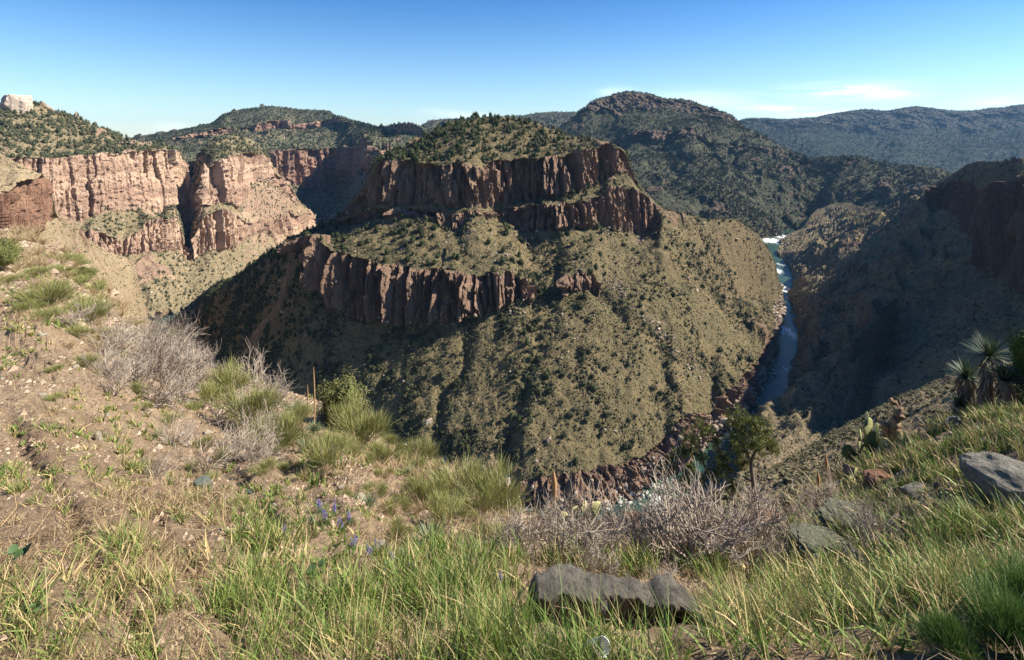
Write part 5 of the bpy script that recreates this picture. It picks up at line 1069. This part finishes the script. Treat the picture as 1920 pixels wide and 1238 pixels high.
for i, (x, y) in enumerate([(610, 985), (625, 968), (640, 1000), (598, 965), (655, 985), (710, 1040), (735, 1062), (690, 1050), (760, 1055), (800, 1070), (830, 1090), (775, 1080), (740, 1090), (860, 1075), (900, 1090), (880, 1110), (940, 1100), (665, 1030), (530, 1015), (720, 1085)]):
    p = fgp(x, y); root = newobj('lupine', None); place(root, p, 28*pxs(p)); tag(root, ('purple flowered lupine on the dirt slope below the dark rosette' if i < 5 else 'purple flowered lupine in the band between the dirt slope and the tall grass'), 'lupine', 'lupines on the dirt' if i < 5 else 'lupines by the tall grass')
    newobj('flowers', LU[i % 3][0], root); newobj('leaves', LU[i % 3][1], root)

# --- dry bunch grass tufts
def tuft(seed, n=90):
    r = np.random.default_rng(seed); a = r.uniform(0, 6.283, n); l = np.abs(r.normal(0, .7, n)); d = np.stack([np.cos(a)*l, np.sin(a)*l, np.ones(n)], 1); d /= np.linalg.norm(d, axis=1, keepdims=True)
    V, Fc, k = ribbons(d*.03, d, r.uniform(.6, 1.1, n), np.full(n, .03), np.stack([np.cos(a)*.2, np.sin(a)*.2, -r.uniform(0, .3, n)], 1), 2, r); return np_mesh('dry_tuft', V, Fc, m_dry, attrs={'tint': np.repeat(r.uniform(0, 1, n), k), 'dry': np.repeat(r.uniform(0, .4, n), k)})
TF = [tuft(i) for i in range(4)]
Q = sample('foreground_slope', 230, lambda px, py, R, P: scr_w(P)*reg(px, py, [(820, 920, 160, 60, 1), (700, 900, 120, 60, .8), (980, 985, 60, 30, 1), (1530, 920, 90, 50, .8), (1680, 860, 80, 30, .9), (1300, 1060, 300, 40, .5), (60, 500, 120, 60, 1), (160, 600, 100, 50, .7), (450, 850, 150, 60, .4), (1000, 1050, 120, 40, .6)]), 501)
for q in Q:
    o = newobj('dry_tuft', TF[random.randrange(4)]); place(o, q, random.uniform(14, 26)*pxs(q)); tag(o, 'tan dry bunch grass tuft on the near slope', 'grass tuft', 'dry bunch grass tufts')
# --- green weeds clump, sticks, litter, broad leaves
def stick(name, pts, r0, r1, mat, lab, cat='stick', cut=0.):
    P = [fgp(x, y)+np.array([0, 0, dz]) for x, y, dz in pts]; o0 = P[0]; V, Fc, T = tubes([(np.array(P)-o0, np.linspace(r0, r1, len(P)), .9)], 5)
    o = mesh_obj(name, V, Fc, mat, smooth=True, attrs={'tint': T, 'dry': T*0}); o.location = o0; tag(o, lab, cat); return o
t = NT('yellow_stick'); t.col(t.mix(t.noise(t.co(), 25, 3), (.52, .36, .17), (.38, .25, .12))); m_ys = t.m
stick('dry_stick', [(5, 1142, .12), (75, 1140, .12), (105, 1110, .14), (128, 1065, .2), (160, 1048, .22)], .005, .003, m_ys, 'long forked yellow stick low at the left edge')
stick('dry_stick', [(72, 1046, .1), (118, 1060, .16), (145, 1062, .18)], .004, .003, m_ys, 'yellow twig joining the long forked stick'); stick('dry_stick', [(0, 1005, .1), (30, 980, .16), (22, 930, .22), (35, 895, .25)], .004, .002, m_ys, 'bent yellow stick above the long forked one')
stick('dry_stick', [(0, 1040, .08), (60, 1030, .12), (95, 990, .18)], .004, .002, m_ys, 'yellow stick crossing the dirt at the left edge'); stick('dry_stick', [(660, 1142, .02), (690, 1128, .07), (715, 1130, .06)], .004, .003, m_ys, 'curved pale stick in the grass at lower centre')
t = NT('dark_branch'); t.col((.07, .055, .045)); m_dk = t.m
stick('dead_branch', [(1395, 1085, .1), (1430, 1078, .16), (1465, 1082, .16), (1500, 1112, .06), (1515, 1128, .0)], .012, .005, m_dk, 'dark arching dead branch in the right grass', 'branch'); stick('dead_branch', [(1700, 1058, .05), (1735, 1030, .12), (1752, 1000, .2), (1790, 965, .28)], .006, .002, m_dk, 'thin dark slanting branch in the right grass', 'branch')
stick('dead_branch', [(1588, 1085, .0), (1595, 1062, .05), (1605, 1052, .07)], .010, .006, m_dk, 'short dark stub of a branch in the right grass', 'branch'); stick('dead_branch', [(1535, 1042, .03), (1548, 1026, .08), (1570, 1028, .08), (1590, 1045, .03)], .006, .004, m_dk, 'small arched dark branch above the stub', 'branch')
def leafplant(x, y, n, L, lab, seed):
    r = np.random.default_rng(seed); p = fgp(x, y); m = pxs(p); root = newobj('broad_leaf_plant', None); root.location = p; tag(root, lab, 'plant')
    V0 = []; 
    u = np.linspace(0, 1, 7); w = np.sin(u*math.pi)**.7*.36
    for i in range(n):
        V = np.array([[s*w[k], (u[k]), .12*math.sin(u[k]*3)+abs(s)*.06] for k in range(7) for s in (-1, 0, 1)]); Fc = np.array([[3*k+j, 3*k+j+1, 3*k+j+4, 3*k+j+3] for k in range(6) for j in (0, 1)])
        o = newobj('leaf', np_mesh('leaf', V*L*m, Fc, m_bl, smooth=True, attrs={'tint': np.full(21, r.uniform()), 'dry': np.zeros(21)}), root)
        o.rotation_euler = (r.uniform(.1, 1.0), r.uniform(-.4, .4), r.uniform(0, 6.28)); o.location = (r.normal(0, L*.35*m), r.normal(0, L*.2*m), r.uniform(.2, .9)*L*m)
m_bl = plant_mat('broad_leaf', (.03, .065, .02), (.06, .11, .035), (.2, .2, .08))
leafplant(588, 1090, 6, 22, 'plant with broad dark green leaves in the tall grass', 3); leafplant(30, 1060, 5, 22, 'broad green leaves at the left edge beside the yellow sticks', 4); leafplant(60, 1160, 5, 22, 'broad green leaves low at the left edge', 5)
# cup and wrappers
def cup(x, y, lab):
    p = fgp(x, y); m = pxs(p); seg = 20; prof = [(0, 0), (.036, 0), (.037, .002), (.045, .10), (.047, .102), (.044, .1), (.034, .006), (0, .006)]
    V = [(a*math.cos(k/seg*6.2832)*(1+.06*math.sin(k)), a*math.sin(k/seg*6.2832), z) for a, z in prof for k in range(seg)]; Fc = [(i*seg+k, i*seg+(k+1) % seg, (i+1)*seg+(k+1) % seg, (i+1)*seg+k) for i in range(len(prof)-1) for k in range(seg)]
    t = NT('white_plastic'); t.col((.75, .76, .78)); t.b.inputs['Roughness'].default_value = .35
    o = mesh_obj('plastic_cup', V, Fc, t.m, smooth=True); o.location = p+np.array([0, 0, .05]); o.rotation_euler = (.9, .3, .4); tag(o, lab, 'cup')
cup(1112, 1232, 'discarded white plastic cup in the grass at the bottom edge')
def wrapper(x, y, s, c, lab, sd):
    p = fgp(x, y); r = np.random.default_rng(sd); n = 9; X, Y = np.meshgrid(np.linspace(-1, 1, n), np.linspace(-.7, .7, n)); Z = .5*fbm(X*1.6+sd, Y*1.6, None, 3, sd); V = np.stack([X+.2*Z, Y, Z], -1).reshape(-1, 3)*s
    idx = np.arange(n*n).reshape(n, n); Fc = np.stack([idx[:-1, :-1], idx[:-1, 1:], idx[1:, 1:], idx[1:, :-1]], -1).reshape(-1, 4); t = NT('wrapper'); t.col(c); t.b.inputs['Roughness'].default_value = .4
    o = mesh_obj('wrapper', V, Fc, t.m); o.location = p+np.array([0, 0, s*.6]); o.rotation_euler = (.4, .2, sd); tag(o, lab, 'litter')
wrapper(745, 1150, .035, (.62, .7, .8), 'crumpled bluish white wrapper in the grass', 1); wrapper(1880, 950, .04, (.5, .05, .06), 'small red wrapper below the right boulder', 2); wrapper(1902, 942, .035, (.8, .8, .8), 'small white wrapper below the right boulder', 3); wrapper(1385, 1155, .04, (.7, .7, .68), 'crumpled white wrapper right of the long boulder', 4)

# --- pale summit outcrop at the far left
def outcrop():
    p = fgp(36, 205, 'left_canyon_wall'); m = p[1]/F
    V, Fc = ico(4); V = V.copy(); r = np.random.default_rng(3)
    for i in range(14):
        n = r.normal(size=3); n[2] *= .5; n /= np.linalg.norm(n); V -= np.clip(V@n-r.uniform(.6, .85), 0, None)[:, None]*n
    f1, f2, hh = worley(V[:, 0]*3+5, V[:, 1]*3+2, 4); V[:, :2] *= (1+(hh-.5)*.2)[:, None]; V[:, 2] = np.clip(V[:, 2], -1, .55+.1*hh)
    V += .05*fbm(V[:, 0]*5, V[:, 1]*5, V[:, 2]*5, 3, 7)[:, None]
    o = mesh_obj('summit_rock', V*np.array([28, 24, 30])*m, Fc, rock_mat('summit_rock', (.50, .40, .31), (.38, .30, .24), (.2, .16, .13), .12)); o.location = p+np.array([0, 0, 6*m]); tag(o, 'pale rounded rock outcrop on the summit at the far left', 'rock')
outcrop()
# ---------------------------------------------------------------- air
def haze():
    x0, x1, y0, y1, z0, z1 = -8900, 8900, -2900, 11900, -345, 420
    V = [(x, y, z) for z in (z0, z1) for y in (y0, y1) for x in (x0, x1)]
    Fc = [(0, 2, 3, 1), (4, 5, 7, 6), (0, 1, 5, 4), (2, 6, 7, 3), (0, 4, 6, 2), (1, 3, 7, 5)]
    m = bpy.data.materials.new('haze'); m.use_nodes = True; n = m.node_tree.nodes; l = m.node_tree.links
    n.remove(n['Principled BSDF']); v = n.new('ShaderNodeVolumePrincipled'); v.inputs['Color'].default_value = (.30, .60, 1.0, 1); v.inputs['Density'].default_value = 2.5e-5; v.inputs['Anisotropy'].default_value = .2
    l.new(v.outputs[0], n['Material Output'].inputs['Volume'])
    o = mesh_obj('haze', np.array(V), np.array(Fc), m); tag(o, kind='stuff')
haze()
